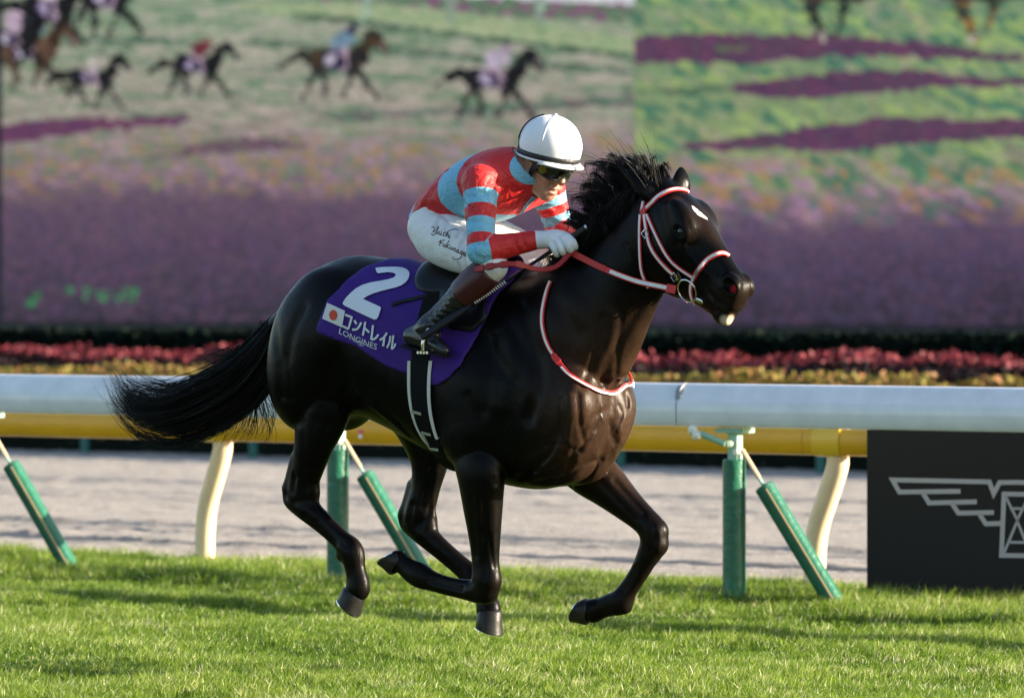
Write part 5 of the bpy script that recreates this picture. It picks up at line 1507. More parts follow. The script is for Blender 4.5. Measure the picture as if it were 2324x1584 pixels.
# bit rings
rc, rn = hit(1566, 657, off=.018)
ring_pts = []
for mm in (0, 1):
    c, nv = (rc, rn) if mm == 0 else (mirror_head(rc), mirror_dir(rn))
    a = Vector(H1); a = (a - nv * a.dot(nv)).normalized(); b2 = nv.cross(a)
    MB().tube([c + (a * math.cos(q) + b2 * math.sin(q)) * .046 for q in np.linspace(0, 2 * math.pi, 41)], .0035, sides=8, cap=False).build('bit_ring', M_METAL, bridle)
    mo = c + a * .046
    MB().tube([mo - nv * .004, mo + a * .012 - nv * .012, mo + a * .03 - nv * .02], [.009, .011, .008], sides=10).build('mouthpiece', M_METAL, bridle)
    lo = c - a * .046
    ring_pts.append(lo)
HAND_R, HAND_L = at_y(1296, 573, -.11), at_y(1318, 566, .10)
def rein(ring, hand, nv, tag_):
    # red grip by the hand, white-striped web to the bit
    A, Bp = Vector(ring), Vector(hand)
    cur = [A + (Bp - A) * t + Vector((0, 0, -.020 * math.sin(math.pi * t))) for t in np.linspace(0, 1, 24)]
    n = [nv] * 24
    if nv.y < 0:      # lies against the neck where the neck is in the way
        for i in range(1, 23):
            h_, hn = hit(*project(cur[i]), off=.014)
            if h_ is not None and (h_ - CAM).length < (cur[i] - CAM).length + .012: cur[i] = h_
        A9 = np.array([list(c) for c in cur])
        for _ in range(6): A9[1:-1] = (A9[:-2] + 2 * A9[1:-1] + A9[2:]) / 4
        cur = [Vector(c) for c in A9]
    o = ribbon('rein', cur, n, .024, M_RED, bridle, .005)
    ribbon('rein_stripe', cur[2:15], n[2:15], .015, M_WHITEW, o, .002, lift=.005); ribbon('rein_stripe', cur[2:15], n[2:15], .015, M_WHITEW, o, -.002, lift=-.0005)
    ribbon('rein_grip', cur[15:], n[15:], .026, M_REDWRAP, o, .009, lift=-.002)
    ribbon('rein_end', cur[:3], n[:3], .034, M_RED, o, .009, lift=-.002)
rein(hit(1541, 653, off=.020)[0], HAND_R, Vector((.35, -.93, .1)), 0)
rein(mirror_head(hit(1541, 653, off=.020)[0]), HAND_L, Vector((.35, .93, .1)), 1)

# ---- neck strap hanging round the base of the neck
nstrap = empty('neck_strap'); tag(nstrap, 'red and white strap looped loosely round the base of the horse neck', 'strap')
NSP = [(1252, 640), (1242, 665), (1234, 700), (1232, 733), (1238, 765), (1248, 790), (1264, 815), (1284, 842), (1312, 866), (1345, 884), (1375, 891), (1400, 887), (1418, 876)]
p3, n3 = trace(NSP, .006, 6)
last = p3[-1]
far = [Vector((p.x, -p.y, p.z)) for p in p3[:18:2]][::-1]
ex = catmull(np.array([list(p3[-2]), list(last), list(at_y(1429, 852, .14)), list(far[0])]), 6)[7:]
p3 = p3 + [Vector(e) for e in ex[:12]]; n3 = n3 + [Vector((.8, .6, 0))] * len(ex[:12])
o = ribbon('strap', p3, n3, .018, M_RED, nstrap, .006); ribbon('stripe', p3[:34], n3[:34], .009, M_WHITEW, o, .002, lift=.006, side=.0)
ribbon('stripe', p3[40:-6], n3[40:-6], .008, M_WHITEW, o, .002, lift=.006, side=.004)
c = p3[-10]; MB().tube([c + Vector(q) for q in ((-.012, 0, -.012), (.012, .008, -.012), (.012, .008, .012), (-.012, 0, .012), (-.012, 0, -.012))], .0026, sides=6).build('buckle', M_METAL, nstrap)
k = 34; ribbon('keeper', p3[k:k + 5], n3[k:k + 5], .026, M_RED, nstrap, .010)
# ================================================================== the rider
def V3(px, py, y): return np.array(at_y(px, py, y))
person = empty('person'); tag(person, 'jockey in red and sky blue hooped silks and white helmet crouching over the black horse', 'person')
TORSO = [V3(1000, 506, 0), V3(1034, 464, 0), V3(1090, 432, 0), V3(1142, 416, 0), V3(1172, 408, 0)]
TR = [.142, .160, .186, .186, .150]
NECK0, HC = V3(1190, 408, 0), V3(1249, 331, 0)
SH_R, EL_R, WR_R = V3(1090, 415, -.200), V3(1091, 570, -.295), V3(1217, 545, -.140)
SH_L, EL_L, WR_L = V3(1240, 426, .195), V3(1272, 528, .262), V3(1312, 548, .130)
HIP_R, KN_R, AN_R = V3(1004, 536, -.090), V3(1120, 606, -.250), V3(972, 742, -.305)
mirY = np.array([1, -1, 1.])
HIP_L, KN_L, AN_L = HIP_R * mirY, KN_R * mirY, AN_R * mirY
FY_, FP_ = R(-10), R(26)
hf = np.array([math.cos(FP_) * math.cos(FY_), math.cos(FP_) * math.sin(FY_), -math.sin(FP_)])
hu = np.array([math.sin(FP_) * math.cos(FY_), math.sin(FP_) * math.sin(FY_), math.cos(FP_)])
hl = np.cross(hu, hf)
def HH(f, u, l): return HC + hf * f + hu * u + hl * l
FM = [hf, hl, hu]
dors = np.array([-.45, 0, .9])
def limbs(F, grow=0.0, arms=True, legs=True, torso=True):
    if torso:
        F.chain([[*p, r + grow] for p, r in zip(TORSO, TR)], .03, (dors, 1.42), n=5)
    if arms:
        for s_, e_, w_, sg in ((SH_R, EL_R, WR_R, -1), (SH_L, EL_L, WR_L, 1)):
            inn = s_ * .55 + TORSO[3] * .45
            F.cone(inn, s_, .075 + grow, .066 + grow, .05)
            F.chain([[*s_, .064 + grow], [*(s_ * .6 + e_ * .4), .056 + grow], [*(s_ * .15 + e_ * .85), .048 + grow], [*e_, .046 + grow]], .03, n=4)
            F.chain([[*e_, .046 + grow], [*(e_ * .75 + w_ * .25), .047 + grow], [*(e_ * .3 + w_ * .7), .036 + grow], [*w_, .030 + grow]], .02, n=4)
    if legs:
        for h_, k_ in ((HIP_R, KN_R), (HIP_L, KN_L)):
            F.chain([[*h_, .111 + grow], [*(h_ * .65 + k_ * .35), .097 + grow], [*(h_ * .25 + k_ * .75), .068 + grow], [*k_, .047 + grow]], .05, n=4)
        F.ell(TORSO[0] * .8 + HIP_R * .1 + HIP_L * .1 + np.array([.0, 0, .0]), (.105 + grow, .160 + grow, .120 + grow), .05)
def grid_for(lo, hi, st): return [np.arange(lo[i], hi[i] + st, st) for i in range(3)]
# ---- body (skin): one continuous figure
FB = Field(*grid_for((-.30, -.40, 1.28), (.66, .40, 2.2), .0085))
# finer grid round the face
xs = span(-.30, .010, .34, .0042, .66); ys = span(-.40, .010, -.12, .0042, .12, .010, .40); zs = span(1.28, .010, 1.86, .0042, 2.16)
FB = Field(xs, ys, zs)
limbs(FB, -.014)
for k_, a_ in ((KN_R, AN_R), (KN_L, AN_L)):
    FB.chain([[*k_, .048], [*(k_ * .6 + a_ * .4), .046], [*a_, .030]], .03)
    FB.cone(a_, a_ + np.array([.03, 0, -.04]), .026, .02, .02)
FB.cone(NECK0 - hf * .03, HH(-.02, -.13, 0), .062, .056, .03)
FB.ell(HH(0, -.02, 0), (.098, .076, .108), .02, FM)
FB.ell(HH(.035, -.115, 0), (.066, .060, .085), .03, FM)
FB.ell(HH(.068, -.178, 0), (.030, .032, .026), .03, FM)                               # chin
FB.cone(HH(.02, -.165, -.045), HH(.068, -.185, -.016), .022, .018, .02); FB.cone(HH(.02, -.165, .045), HH(.068, -.185, .016), .022, .018, .02)   # jaw
FB.cone(HH(.095, -.055, 0), HH(.122, -.105, 0), .011, .015, .015)                      # nose
for sg in (-1, 1):
    FB.ell(HH(.110, -.110, sg * .014), (.012, .009, .008), .008, FM)                    # nostril wings
    FB.ell(HH(.070, -.098, sg * .040), (.026, .020, .018), .02, FM)                     # cheekbone
    FB.groove([HH(.108, -.118, sg * .022), HH(.088, -.150, sg * .034)], .004, .007)    # fold beside the mouth
    FB.ell(HH(-.008, -.088, sg * .078), (.026, .010, .034), .008, FM)                   # ear
    FB.ell(HH(-.004, -.086, sg * .092), (.014, .009, .020), .006, FM, cut=True)
FB.ell(HH(.098, -.140, 0), (.014, .026, .009), .008, FM)                               # upper lip
FB.ell(HH(.092, -.163, 0), (.014, .023, .009), .008, FM)                               # lower lip
FB.ell(HH(.106, -.1515, 0), (.016, .022, .0055), .004, FM, cut=True)                    # open mouth
V, Q = FB.mesh(2)
m, nt, b = new_mat('skin')
tc = nt.nodes.new('ShaderNodeTexCoord'); n_ = noise(nt, tc.outputs['Object'], 40, 5)
c = mixc(nt, n_, (.50, .27, .17), (.42, .20, .12))
lipm = maprange(nt, vmath(nt, 'DISTANCE', tc.outputs['Object'], HH(.100, -.152, 0)), .030, .016)
c = mixc(nt, math_(nt, 'MULTIPLY', lipm, .6), c, (.42, .12, .10))
nt.links.new(c, b.inputs['Base Color']); b.inputs['Roughness'].default_value = .45; b.inputs['Specular IOR Level'].default_value = .4
b.inputs['Subsurface Weight'].default_value = .12; b.inputs['Subsurface Radius'].default_value = (.01, .004, .002)
put('body', mesh_np('body', V, Q), m, person)
# teeth
MB().add(*[(lambda VV, FF: ([Vector(HH(.094, -.149, 0)) + Vector(hl) * (v[1] * 1.0) + Vector(hf) * (v[0] * .45) + Vector(hu) * (v[2] * .28) for v in VV], FF))(*uv_ball((0, 0, 0), .018, 14, 8))][0]).build('teeth', mat('teeth', (.62, .58, .50), .3), person)

# ---- silks
FJ = Field(*grid_for((-.28, -.38, 1.58), (.62, .38, 2.10), .0058))
limbs(FJ, .004, legs=False)
FJ.cone(NECK0 - np.array([.02, 0, .02]), NECK0 + (HC - NECK0) * .22, .080, .062, .03)
# cloth folds
rg = np.random.default_rng(3)
for s_, e_ in ((SH_R, EL_R), (SH_L, EL_L)):
    for t in (.05, .22, .40, .58, .74, .90):
        c = s_ + (e_ - s_) * t; a = rg.uniform(-.025, .025)
        FJ.groove([c + np.array([.055, -.03, a]), c + np.array([.01, -.060, 0]), c + np.array([-.05, -.04, -a])], rg.uniform(.006, .011), .009)
for s_, e_ in ((EL_R, WR_R),):
    for t in (.02, .10, .2, .75, .9):
        c = s_ + (e_ - s_) * t; FJ.groove([c + np.array([-.01, -.05, .05]), c + np.array([.0, -.055, 0]), c + np.array([.02, -.04, -.05])], .008, .008)
for k in range(26):
    t = rg.uniform(.1, .95); i = min(int(t * 4), 3); c = TORSO[i] * (1 - (t * 4 - i)) + TORSO[i + 1] * (t * 4 - i)
    sg = rg.choice([-1, -1, 1]); c = c + np.array([0, sg * rg.uniform(.08, .17), rg.uniform(-.06, .07)])
    d_ = np.array([rg.uniform(.04, .10), rg.normal(0, .02), rg.uniform(-.07, .07)])
    FJ.groove([c - d_, c, c + d_], rg.uniform(.006, .012) * rg.choice([1, 1, -1]), .012)
FJ.groove([V3(1120, 520, -.15), V3(1118, 480, -.15), V3(1105, 440, -.14)], .012, .012)
FJ.groove([V3(1060, 450, -.2), V3(1056, 500, -.2), V3(1060, 540, -.2)], .010, .014)
V, Q = FJ.mesh(2)
def seg_param(V, pts):
    """nearest station along a polyline (0..n-1) and distance to it"""
    best = np.full(len(V), 1e9); par = np.zeros(len(V))
    for i, (a, b_) in enumerate(zip(pts[:-1], pts[1:])):
        a, b_ = np.asarray(a), np.asarray(b_); ba = b_ - a
        t = ((V - a) @ ba) / ba.dot(ba)
        lo = -9 if i == 0 else 0; hi = 9 if i == len(pts) - 2 else 1
        tc_ = np.clip(t, 0, 1); d = np.linalg.norm(V - a - tc_[:, None] * ba, axis=1)
        k = d < best; best[k] = d[k]; par[k] = (i + np.clip(t, lo, hi))[k]
    return par, best
keep = np.ones(len(V), bool)
spine = np.array([TORSO[0] + (TORSO[0] - TORSO[1]) * .5, TORSO[0], TORSO[2], TORSO[4], HC])
ts = ((V - TORSO[0]) @ (TORSO[4] - TORSO[0])) / np.dot(TORSO[4] - TORSO[0], TORSO[4] - TORSO[0])
# hoops bend with the curved back: mix straight and curved stations
pr, _ = seg_param(V, TORSO)
ts = .5 * ts + .5 * pr / 4 + .22 * np.clip(np.abs(V[:, 1]) / .18, 0, 1.15)
arR, dR = seg_param(V, [SH_R, EL_R, WR_R]); arL, dL = seg_param(V, [SH_L, EL_L, WR_L])
_, dT = seg_param(V, TORSO)
arm = np.where(dR < dL, arR, arL); dA = np.minimum(dR, dL)
isarm = ((dA < .074) & (arm > -.02) | (arm > .55) & (dA < .09)).astype(np.float32)
isarm = np.where((dA < .092) & (np.abs(V[:, 1]) > .165), 1.0, isarm)
# trim the jacket at the waist and at the collar
vz = (V - TORSO[0]) @ np.array([.80, 0, .60])
collar = np.linalg.norm(V - HC, axis=1) < .148
drop = (vz < -.055 + .02 * np.sin(V[:, 1] * 30)) & (isarm < .5) | collar
Q = Q[~drop[Q].any(1)]
used = np.unique(Q); remap = -np.ones(len(V), int); remap[used] = np.arange(len(used))
V, Q = V[used], remap[Q]
jme = mesh_np('silks', V, Q)
for nm_, arr in (('hoop', ts), ('sleeve', arm), ('isarm', isarm)):
    a = jme.attributes.new(nm_, 'FLOAT', 'POINT'); a.data.foreach_set('value', arr[used].astype(np.float32))
m, nt, b = new_mat('hooped_silk')
def attr(nm_):
    a = nt.nodes.new('ShaderNodeAttribute'); a.attribute_name = nm_; return a.outputs['Fac']
RED_, BLU_ = (.54, .020, .020), (.17, .44, .60)
def bands(v, edges, first_red):
    r = nt.nodes.new('ShaderNodeValToRGB'); r.color_ramp.interpolation = 'CONSTANT'
    lo, hi = -.5, 2.5
    vv = maprange(nt, v, lo, hi, smooth=False)
    while len(r.color_ramp.elements) < len(edges) + 1: r.color_ramp.elements.new(.9)
    red = first_red
    for e, p_ in zip(r.color_ramp.elements, [lo] + list(edges)):
        e.position = (p_ - lo) / (hi - lo); e.color = (*(RED_ if red else BLU_), 1); red = not red
    nt.links.new(vv, r.inputs[0])
    return r.outputs[0]
tcol = bands(attr('hoop'), [.13, .58, .84, 1.40], False)
acol = bands(attr('sleeve'), [.16, .37, .56, .78, .94, 1.13], True)
c = mixc(nt, math_(nt, 'GREATER_THAN', attr('isarm'), .5), tcol, acol)
tc = nt.nodes.new('ShaderNodeTexCoord')
nt.links.new(c, b.inputs['Base Color']); b.inputs['Roughness'].default_value = .48; b.inputs['Specular IOR Level'].default_value = .35
b.inputs['Sheen Weight'].default_value = .03; b.inputs['Sheen Roughness'].default_value = .4
wr = noise(nt, tc.outputs['Object'], 15, 3, .5); wr.node.inputs['Distortion'].default_value = 2.2; wv = noise(nt, tc.outputs['Object'], 900, 2)
bp = nt.nodes.new('ShaderNodeBump'); bp.inputs['Strength'].default_value = .55; bp.inputs['Distance'].default_value = .020
nt.links.new(wr, bp.inputs['Height']); nt.links.new(bp.outputs[0], b.inputs['Normal'])
silks = put('silks', jme, m, person)
sl = silks.modifiers.new('thickness', 'SOLIDIFY'); sl.thickness = .004; sl.offset = -1
JBVH = BVHTree.FromPolygons([tuple(v) for v in V], [tuple(f) for f in Q.tolist()])
# blue placket with zip and a hem band
M_BLUE = mat('sky_blue_cloth', BLU_, .5, .35, bump=(60, .3, .004))
pl = [hit(x, y, JBVH, .002) for x, y in catmull(np.array([(1212, 447), (1200, 460), (1188, 476), (1178, 493)]), 5)]
pl = [q for q in pl if q[0] is not None]
if len(pl) > 3:
    o = ribbon('placket', [q[0] for q in pl], [q[1] for q in pl], np.linspace(.034, .012, len(pl)), M_BLUE, person, .002)
    ribbon('zip', [q[0] for q in pl], [q[1] for q in pl], .003, mat('dark_zip', (.05, .10, .14), .4), o, .002, lift=.002)

# ---- breeches
FT = Field(*grid_for((-.30, -.42, 1.50), (.52, .42, 1.98), .0062))
limbs(FT, .004, arms=False, torso=False)
FT.chain([[*TORSO[0], .134], [*TORSO[1], .130]], .05, (dors, 1.45), n=3)
for k_, a_ in ((KN_R, AN_R), (KN_L, AN_L)): FT.cone(k_, k_ + (a_ - k_) * .32, .050, .050, .03)
for (h_, k_, sg) in ((HIP_R, KN_R, -1), (HIP_L, KN_L, 1)):
    for t in (.0, .1, .2, .33, .45, .56, .66, .76, .88):
        c = h_ + (k_ - h_) * t + np.array([0, sg * .085 * (1 - .35 * t), 0])
        dz = rg.uniform(.04, .085); dxx = rg.uniform(-.05, .03)
        FT.groove([c + np.array([dxx, 0, dz]), c + np.array([0, sg * .012, 0]), c + np.array([-dxx * .5 + .02, 0, -dz])], rg.uniform(.009, .015) * (1 if rg.random() < .7 else -1), rg.uniform(.007, .010))
FT.groove([HIP_R + np.array([.02, -.06, .10]), HIP_R + np.array([.10, -.09, .05]), HIP_R + np.array([.2, -.10, .03])], .008, .012)
V, Q = FT.mesh(2)
BBVH = BVHTree.FromPolygons([tuple(v) for v in V], [tuple(f) for f in Q.tolist()])
M_BREECH = mat('white_breeches', (.74, .73, .71), .55, .35, bump=(16, .8, .016), vary=(12, .35, (.66, .65, .64)))
breeches = put('breeches', mesh_np('breeches', V, Q), M_BREECH, person)
# stitched signature on the thigh
def C8(L_): return [(900 + x / 4, 240 + y / 4) for x, y in L_]
SIG = [[(318, 1110), (335, 1100), (345, 1118), (332, 1150), (350, 1140), (372, 1112), (385, 1098), (372, 1130), (352, 1165), (330, 1178), (318, 1160)],
       [(372, 1140), (366, 1162), (380, 1162), (394, 1140), (386, 1166), (398, 1172)], [(410, 1145), (402, 1172), (414, 1176)], [(412, 1128), (414, 1131)],
       [(444, 1155), (432, 1152), (424, 1172), (432, 1186), (448, 1176)], [(446, 1178), (462, 1150), (500, 1128), (540, 1122), (565, 1130)], [(470, 1150), (452, 1190), (462, 1176), (474, 1172), (468, 1198), (480, 1198)], [(488, 1176), (480, 1200), (490, 1202)], [(490, 1160), (492, 1163)],
       [(402, 1222), (398, 1250), (388, 1268)], [(385, 1240), (405, 1226), (440, 1222)], [(396, 1246), (420, 1244)], [(428, 1252), (420, 1272), (432, 1276), (446, 1258), (438, 1280), (448, 1284)],
       [(480, 1222), (460, 1260), (452, 1290)], [(482, 1262), (460, 1278), (478, 1298)], [(492, 1276), (486, 1298), (498, 1302), (508, 1284), (502, 1306), (512, 1308)], [(522, 1292), (514, 1316)], [(518, 1304), (532, 1292), (534, 1306), (528, 1322), (540, 1322)],
       [(566, 1312), (552, 1308), (546, 1326), (558, 1332), (568, 1312), (562, 1336), (572, 1338)], [(596, 1326), (582, 1322), (576, 1340), (588, 1346), (598, 1326), (586, 1372), (560, 1392), (520, 1390), (510, 1372)], [(628, 1338), (614, 1334), (606, 1352), (616, 1360), (630, 1338), (622, 1362), (634, 1364)]]
for st_ in SIG:
    pl = [hit(x, y, BBVH, .0012) for x, y in catmull(np.array(C8(st_)), 3)] if len(st_) > 2 else [hit(x, y, BBVH, .0012) for x, y in C8(st_)]
    pl = [q[0] for q in pl if q[0] is not None]
    if len(pl) > 1: MB().tube(pl, .0017, sides=5).build('signature_stroke', mat('brown_thread', (.10, .05, .035), .7), breeches)

# ---- boots
M_BOOT = mat('black_boot', (.011, .012, .015), .22, .55, bump=(45, .35, .006))
M_MAROON = mat('maroon_boot_top', (.050, .008, .011), .35, .45, bump=(60, .3, .004))
for k_, a_, sg in ((KN_R, AN_R, -1), (KN_L, AN_L, 1)):
    FO = Field(*grid_for(np.minimum(k_, a_) - .16, np.maximum(k_, a_) + .18, .006))
    heel = V3(930, 768, -.300); toe = V3(1008, 796, -.318)
    heel, toe = heel * np.array([1, -sg, 1]), toe * np.array([1, -sg, 1])
    FO.chain([[*(k_ * .85 + a_ * .15), .058], [*(k_ * .6 + a_ * .4), .058], [*(k_ * .3 + a_ * .7), .046], [*a_, .041]], .02)
    FO.cone(a_, heel + np.array([.012, 0, .012]), .041, .034, .03); FO.chain([[*(heel + np.array([.01, 0, .01])), .033], [*(heel * .5 + toe * .5 + np.array([0, 0, .018])), .036], [*toe, .024]], .02)
    for t in (.62, .70, .78, .86, .94):
        c = k_ + (a_ - k_) * t
        FO.groove([c + np.array([-.05, sg * .03, -.02]), c + np.array([0, sg * .045, .015]), c + np.array([.05, sg * .03, .0])], .006, .008)
    V, Q = FO.mesh(2)
    bo = put('boot', mesh_np('boot', V, Q), M_BOOT, person)
    Fc = Field(*grid_for(np.minimum(k_, a_) - .14, np.maximum(k_, a_) + .14, .006))
    Fc.chain([[*(k_ * .90 + a_ * .10), .065], [*(k_ * .72 + a_ * .28), .066], [*(k_ * .52 + a_ * .48), .060]], .02)
    ax = (a_ - k_) / np.linalg.norm(a_ - k_)
    X, Y, Z = Fc.grid((slice(None),) * 3)
    s_ = (X - k_[0]) * ax[0] + (Y - k_[1]) * ax[1] + (Z - k_[2]) * ax[2]
    Lk = np.linalg.norm(a_ - k_)
    Fc.F = np.maximum(Fc.F, np.maximum(s_ - Lk * .50, Lk * .06 - s_)).astype(np.float32)
    V, Q = Fc.mesh(2)
    put('boot_top', mesh_np('boot_top', V, Q), M_MAROON, bo)
    sl_ = [heel + np.array([-.028, 0, -.030]), heel * .5 + toe * .5 + np.array([0, 0, -.026]), toe + np.array([.015, 0, -.020])]
    MB().tube(catmull(sl_, 5), [.030] * 11, sides=12, flat=.28, up=(0, 0, 1)).build('sole', M_BLACKL, bo)

# ---- gloves: palm, four curled fingers and a thumb
M_GLOVE = mat('white_glove', (.74, .76, .78), .6, .3, bump=(90, .5, .003), vary=(40, .4, (.62, .64, .66)))
def hand(name, pts):
    K = pts
    lo = np.min([np.min([p[:3] for p in ch], axis=0) for ch in K], axis=0) - .05; hi = np.max([np.max([p[:3] for p in ch], axis=0) for ch in K], axis=0) + .05
    F = Field(*grid_for(lo, hi, .0030))
    for i, ch in enumerate(K): F.chain(ch, .010 if i < 3 else .003, n=3)
    V, Q = F.mesh(2)
    return put(name, mesh_np(name, V, Q), M_GLOVE, person)
def G(px, py, y, r): return [*V3(px, py, y), r]
hand('glove', [
 [G(1214, 545, -.138, .034), G(1222, 545, -.137, .032), G(1232, 545, -.136, .030)],
 [G(1234, 545, -.136, .030), G(1250, 544, -.135, .031), G(1262, 545, -.134, .027)],
 [G(1244, 538, -.120, .026), G(1266, 537, -.118, .024), G(1280, 539, -.114, .020)],
 [G(1252, 553, -.152, .0150), G(1259, 566, -.158, .0135), G(1263, 576, -.146, .0125), G(1266, 578, -.128, .0115)],
 [G(1266, 549, -.150, .0155), G(1274, 563, -.156, .0140), G(1278, 573, -.142, .0130), G(1281, 574, -.124, .0115)],
 [G(1279, 543, -.144, .0155), G(1289, 556, -.150, .0140), G(1294, 567, -.136, .0130), G(1295, 569, -.118, .0115)],
 [G(1288, 538, -.130, .0150), G(1300, 549, -.134, .0135), G(1305, 560, -.120, .0125), G(1304, 563, -.104, .0115)],
 [G(1248, 534, -.108, .0165), G(1266, 530, -.092, .0150), G(1284, 534, -.088, .0135), G(1298, 541, -.092, .0115)]])
q = lambda a: [G(*a)]
def GL(dx, dy, y, r): return [*(V3(1312, 548, .130) + np.array([dx, y, dy])), r]
hand('glove', [
 [GL(-.02, 0, 0, .030), GL(.0, 0, 0, .030), GL(.02, 0, -.004, .030)], [GL(.02, 0, -.004, .030), GL(.05, .0, -.012, .030), GL(.07, -.002, -.02, .026)], [GL(.03, .012, -.02, .024), GL(.06, .010, -.026, .023), GL(.08, .006, -.03, .019)],
 [GL(.05, -.012, .012, .015), GL(.062, -.034, .016, .0135), GL(.062, -.05, .002, .0125), GL(.058, -.05, -.016, .0115)],
 [GL(.072, -.008, .006, .0155), GL(.088, -.03, .010, .014), GL(.09, -.047, -.004, .013), GL(.085, -.048, -.022, .0115)],
 [GL(.085, 0, -.006, .0155), GL(.106, -.02, -.004, .014), GL(.11, -.038, -.016, .013), GL(.106, -.042, -.034, .0115)],
 [GL(.09, .008, -.022, .015), GL(.114, -.008, -.022, .0135), GL(.12, -.026, -.032, .0125), GL(.116, -.032, -.048, .0115)],
 [GL(.03, .018, -.036, .0165), GL(.06, .022, -.052, .015), GL(.088, .012, -.056, .0135), GL(.106, .0, -.052, .0115)]])

# ---- helmet, goggles
CP_ = R(14)
cf_ = np.array([math.cos(CP_) * math.cos(FY_), math.cos(CP_) * math.sin(FY_), -math.sin(CP_)]); cu_ = np.array([math.sin(CP_) * math.cos(FY_), math.sin(CP_) * math.sin(FY_), math.cos(CP_)]); cl_ = np.cross(cu_, cf_)
def CH(f, u, l): return Vector(HC + cf_ * f + cu_ * u + cl_ * l)
RA, RB_, RU, BASE = .137, .116, .122, -.047
M_CAP = mat('white_cap_cloth', (.78, .78, .79), .42, .4, bump=(70, .12, .003))
Vh, Fh = [], []
NS, NT = 72, 26
for i in range(NT + 1):
    u = BASE + (RU - BASE) * (1 - (1 - i / NT) ** 1.0)
    th = math.asin(max(-1, min(1, u / RU)))
    for k in range(NS):
        a = 2 * math.pi * k / NS
        cr_ = max(0.0, math.cos(th))
        if u < 0: cr_ = 1 - .05 * (u / BASE) ** 2
        seam = 1 + .012 * abs(math.sin(a * 3 + .35)) ** .6 - .006
        Vh.append(CH(RA * cr_ * math.cos(a) * seam, u, RB_ * cr_ * math.sin(a) * seam))
for i in range(NT):
    for k in range(NS): Fh.append((i * NS + k, i * NS + (k + 1) % NS, (i + 1) * NS + (k + 1) % NS, (i + 1) * NS + k))
helmet = MB().add(Vh, Fh).build('helmet', M_CAP, person)
MB().add(*uv_ball(CH(0, RU, 0), .009, 12, 8)).build('button', M_CAP, helmet)
for k in range(6):      # stitched seams
    a = (k * math.pi - .35) / 3
    pts = []
    for t in np.linspace(0, 1, 18):
        th = math.asin(BASE / RU) * (1 - t) + math.pi / 2 * .985 * t; cr_ = math.cos(th) if th > 0 else 1 - .05 * (RU * math.sin(th) / BASE) ** 2
        pts.append(CH(RA * cr_ * math.cos(a) * 1.0, RU * math.sin(th), RB_ * cr_ * math.sin(a) * 1.0))
    MB().tube(pts, .0022, sides=5).build('seam', mat('seam_thread', (.66, .66, .68), .5), helmet)
def hring(u0, grow_, rad, flat, name, m, a0=0, a1=2 * math.pi, n=60, tilt=0.0):
    pts = [CH((RA + grow_) * .975 * math.cos(a), u0 + tilt * math.cos(a), (RB_ + grow_) * .975 * math.sin(a)) for a in np.linspace(a0, a1, n)]
    return MB().tube(pts, rad, sides=8, flat=flat, up=tuple(cu_)).build(name, m, helmet)
M_BAND = mat('black_elastic', (.012, .012, .014), .5, .4)
hring(BASE + .010, .001, .005, 2.0, 'band', M_BAND)
hring(BASE - .006, .003, .006, .8, 'rim', M_CAP)
# peak
Vp, Fp = [], []
for i, (g, dz) in enumerate(((0.0, -.004), (.012, -.006), (.024, -.011), (.030, -.015))):
    for a in np.linspace(-1.15, 1.15, 21):
        k = g * max(0.0, math.cos(a * 1.28)) ** .6
        Vp.append(CH((RA + k) * .98 * math.cos(a), BASE + dz, (RB_ + k) * .98 * math.sin(a)))
for i in range(3):
    for k in range(20): Fp.append((i * 21 + k, i * 21 + k + 1, i * 21 + 22 + k, i * 21 + 21 + k))
pk = MB().add(Vp, Fp).build('peak', M_CAP, helmet); pk.modifiers.new('thickness', 'SOLIDIFY').thickness = .005
# black cord from the band up the back of the cap
pts = []
for t in np.linspace(0, 1, 24):
    a = -2.15 + .1 * t; th = -.35 + t * 1.55
    cr_ = math.cos(th) if th > 0 else .98
    back = -.62 * math.sin(math.pi * t * .5)
    aa = a - .75 * t
    pts.append(CH((RA * cr_ + .002) * math.cos(aa), RU * math.sin(th) + .001, (RB_ * cr_ + .002) * math.sin(aa)))
MB().tube(pts, .0042, sides=6).build('cord', M_BAND, helmet)
# inner liner that closes the helmet over the brow
Vl = [CH(RA * .95 * math.cos(a), BASE + .004, RB_ * .95 * math.sin(a)) for a in np.linspace(0, 2 * math.pi, 40, endpoint=False)]
MB().add(Vl, [tuple(range(40))]).build('liner', M_BAND, helmet, smooth=False)
goggles = MB()
GA, GB, G0 = .096, .083, .020
def GG(th, u, grow_=0.0): return Vector(HH(G0 + (GA + grow_) * math.cos(th), u, (GB + grow_) * math.sin(th)))
Vg_, Fg_ = [], []
TH = np.linspace(-1.32, 1.32, 41)
def gtop(th): return -.040
def gbot(th): return -.098 + .014 * math.exp(-(th / .20) ** 2) + .026 * max(0, abs(th) - .80)
for i in range(7):
    for th in TH:
        t = i / 6; u = gtop(th) * (1 - t) + gbot(th) * t
        Vg_.append(GG(th, u, .008 + .008 * math.sin(math.pi * t)))
for i in range(6):
    for k in range(40): Fg_.append((i * 41 + k, i * 41 + k + 1, i * 41 + 42 + k, i * 41 + 41 + k))
M_LENS = mat('smoked_lens', (.010, .011, .007), .06, .6, coat=.5)
gg = MB().add(Vg_, Fg_).build('goggles', M_LENS, person); gg.modifiers.new('thickness', 'SOLIDIFY').thickness = .003
loop_ = [GG(th, gtop(th), .010) for th in TH] + [GG(th, gbot(th), .010) for th in TH[::-1]]
MB().tube(loop_ + [loop_[0]], .0042, sides=8, cap=False).build('rim', mat('black_rubber', (.014, .014, .014), .4), gg)
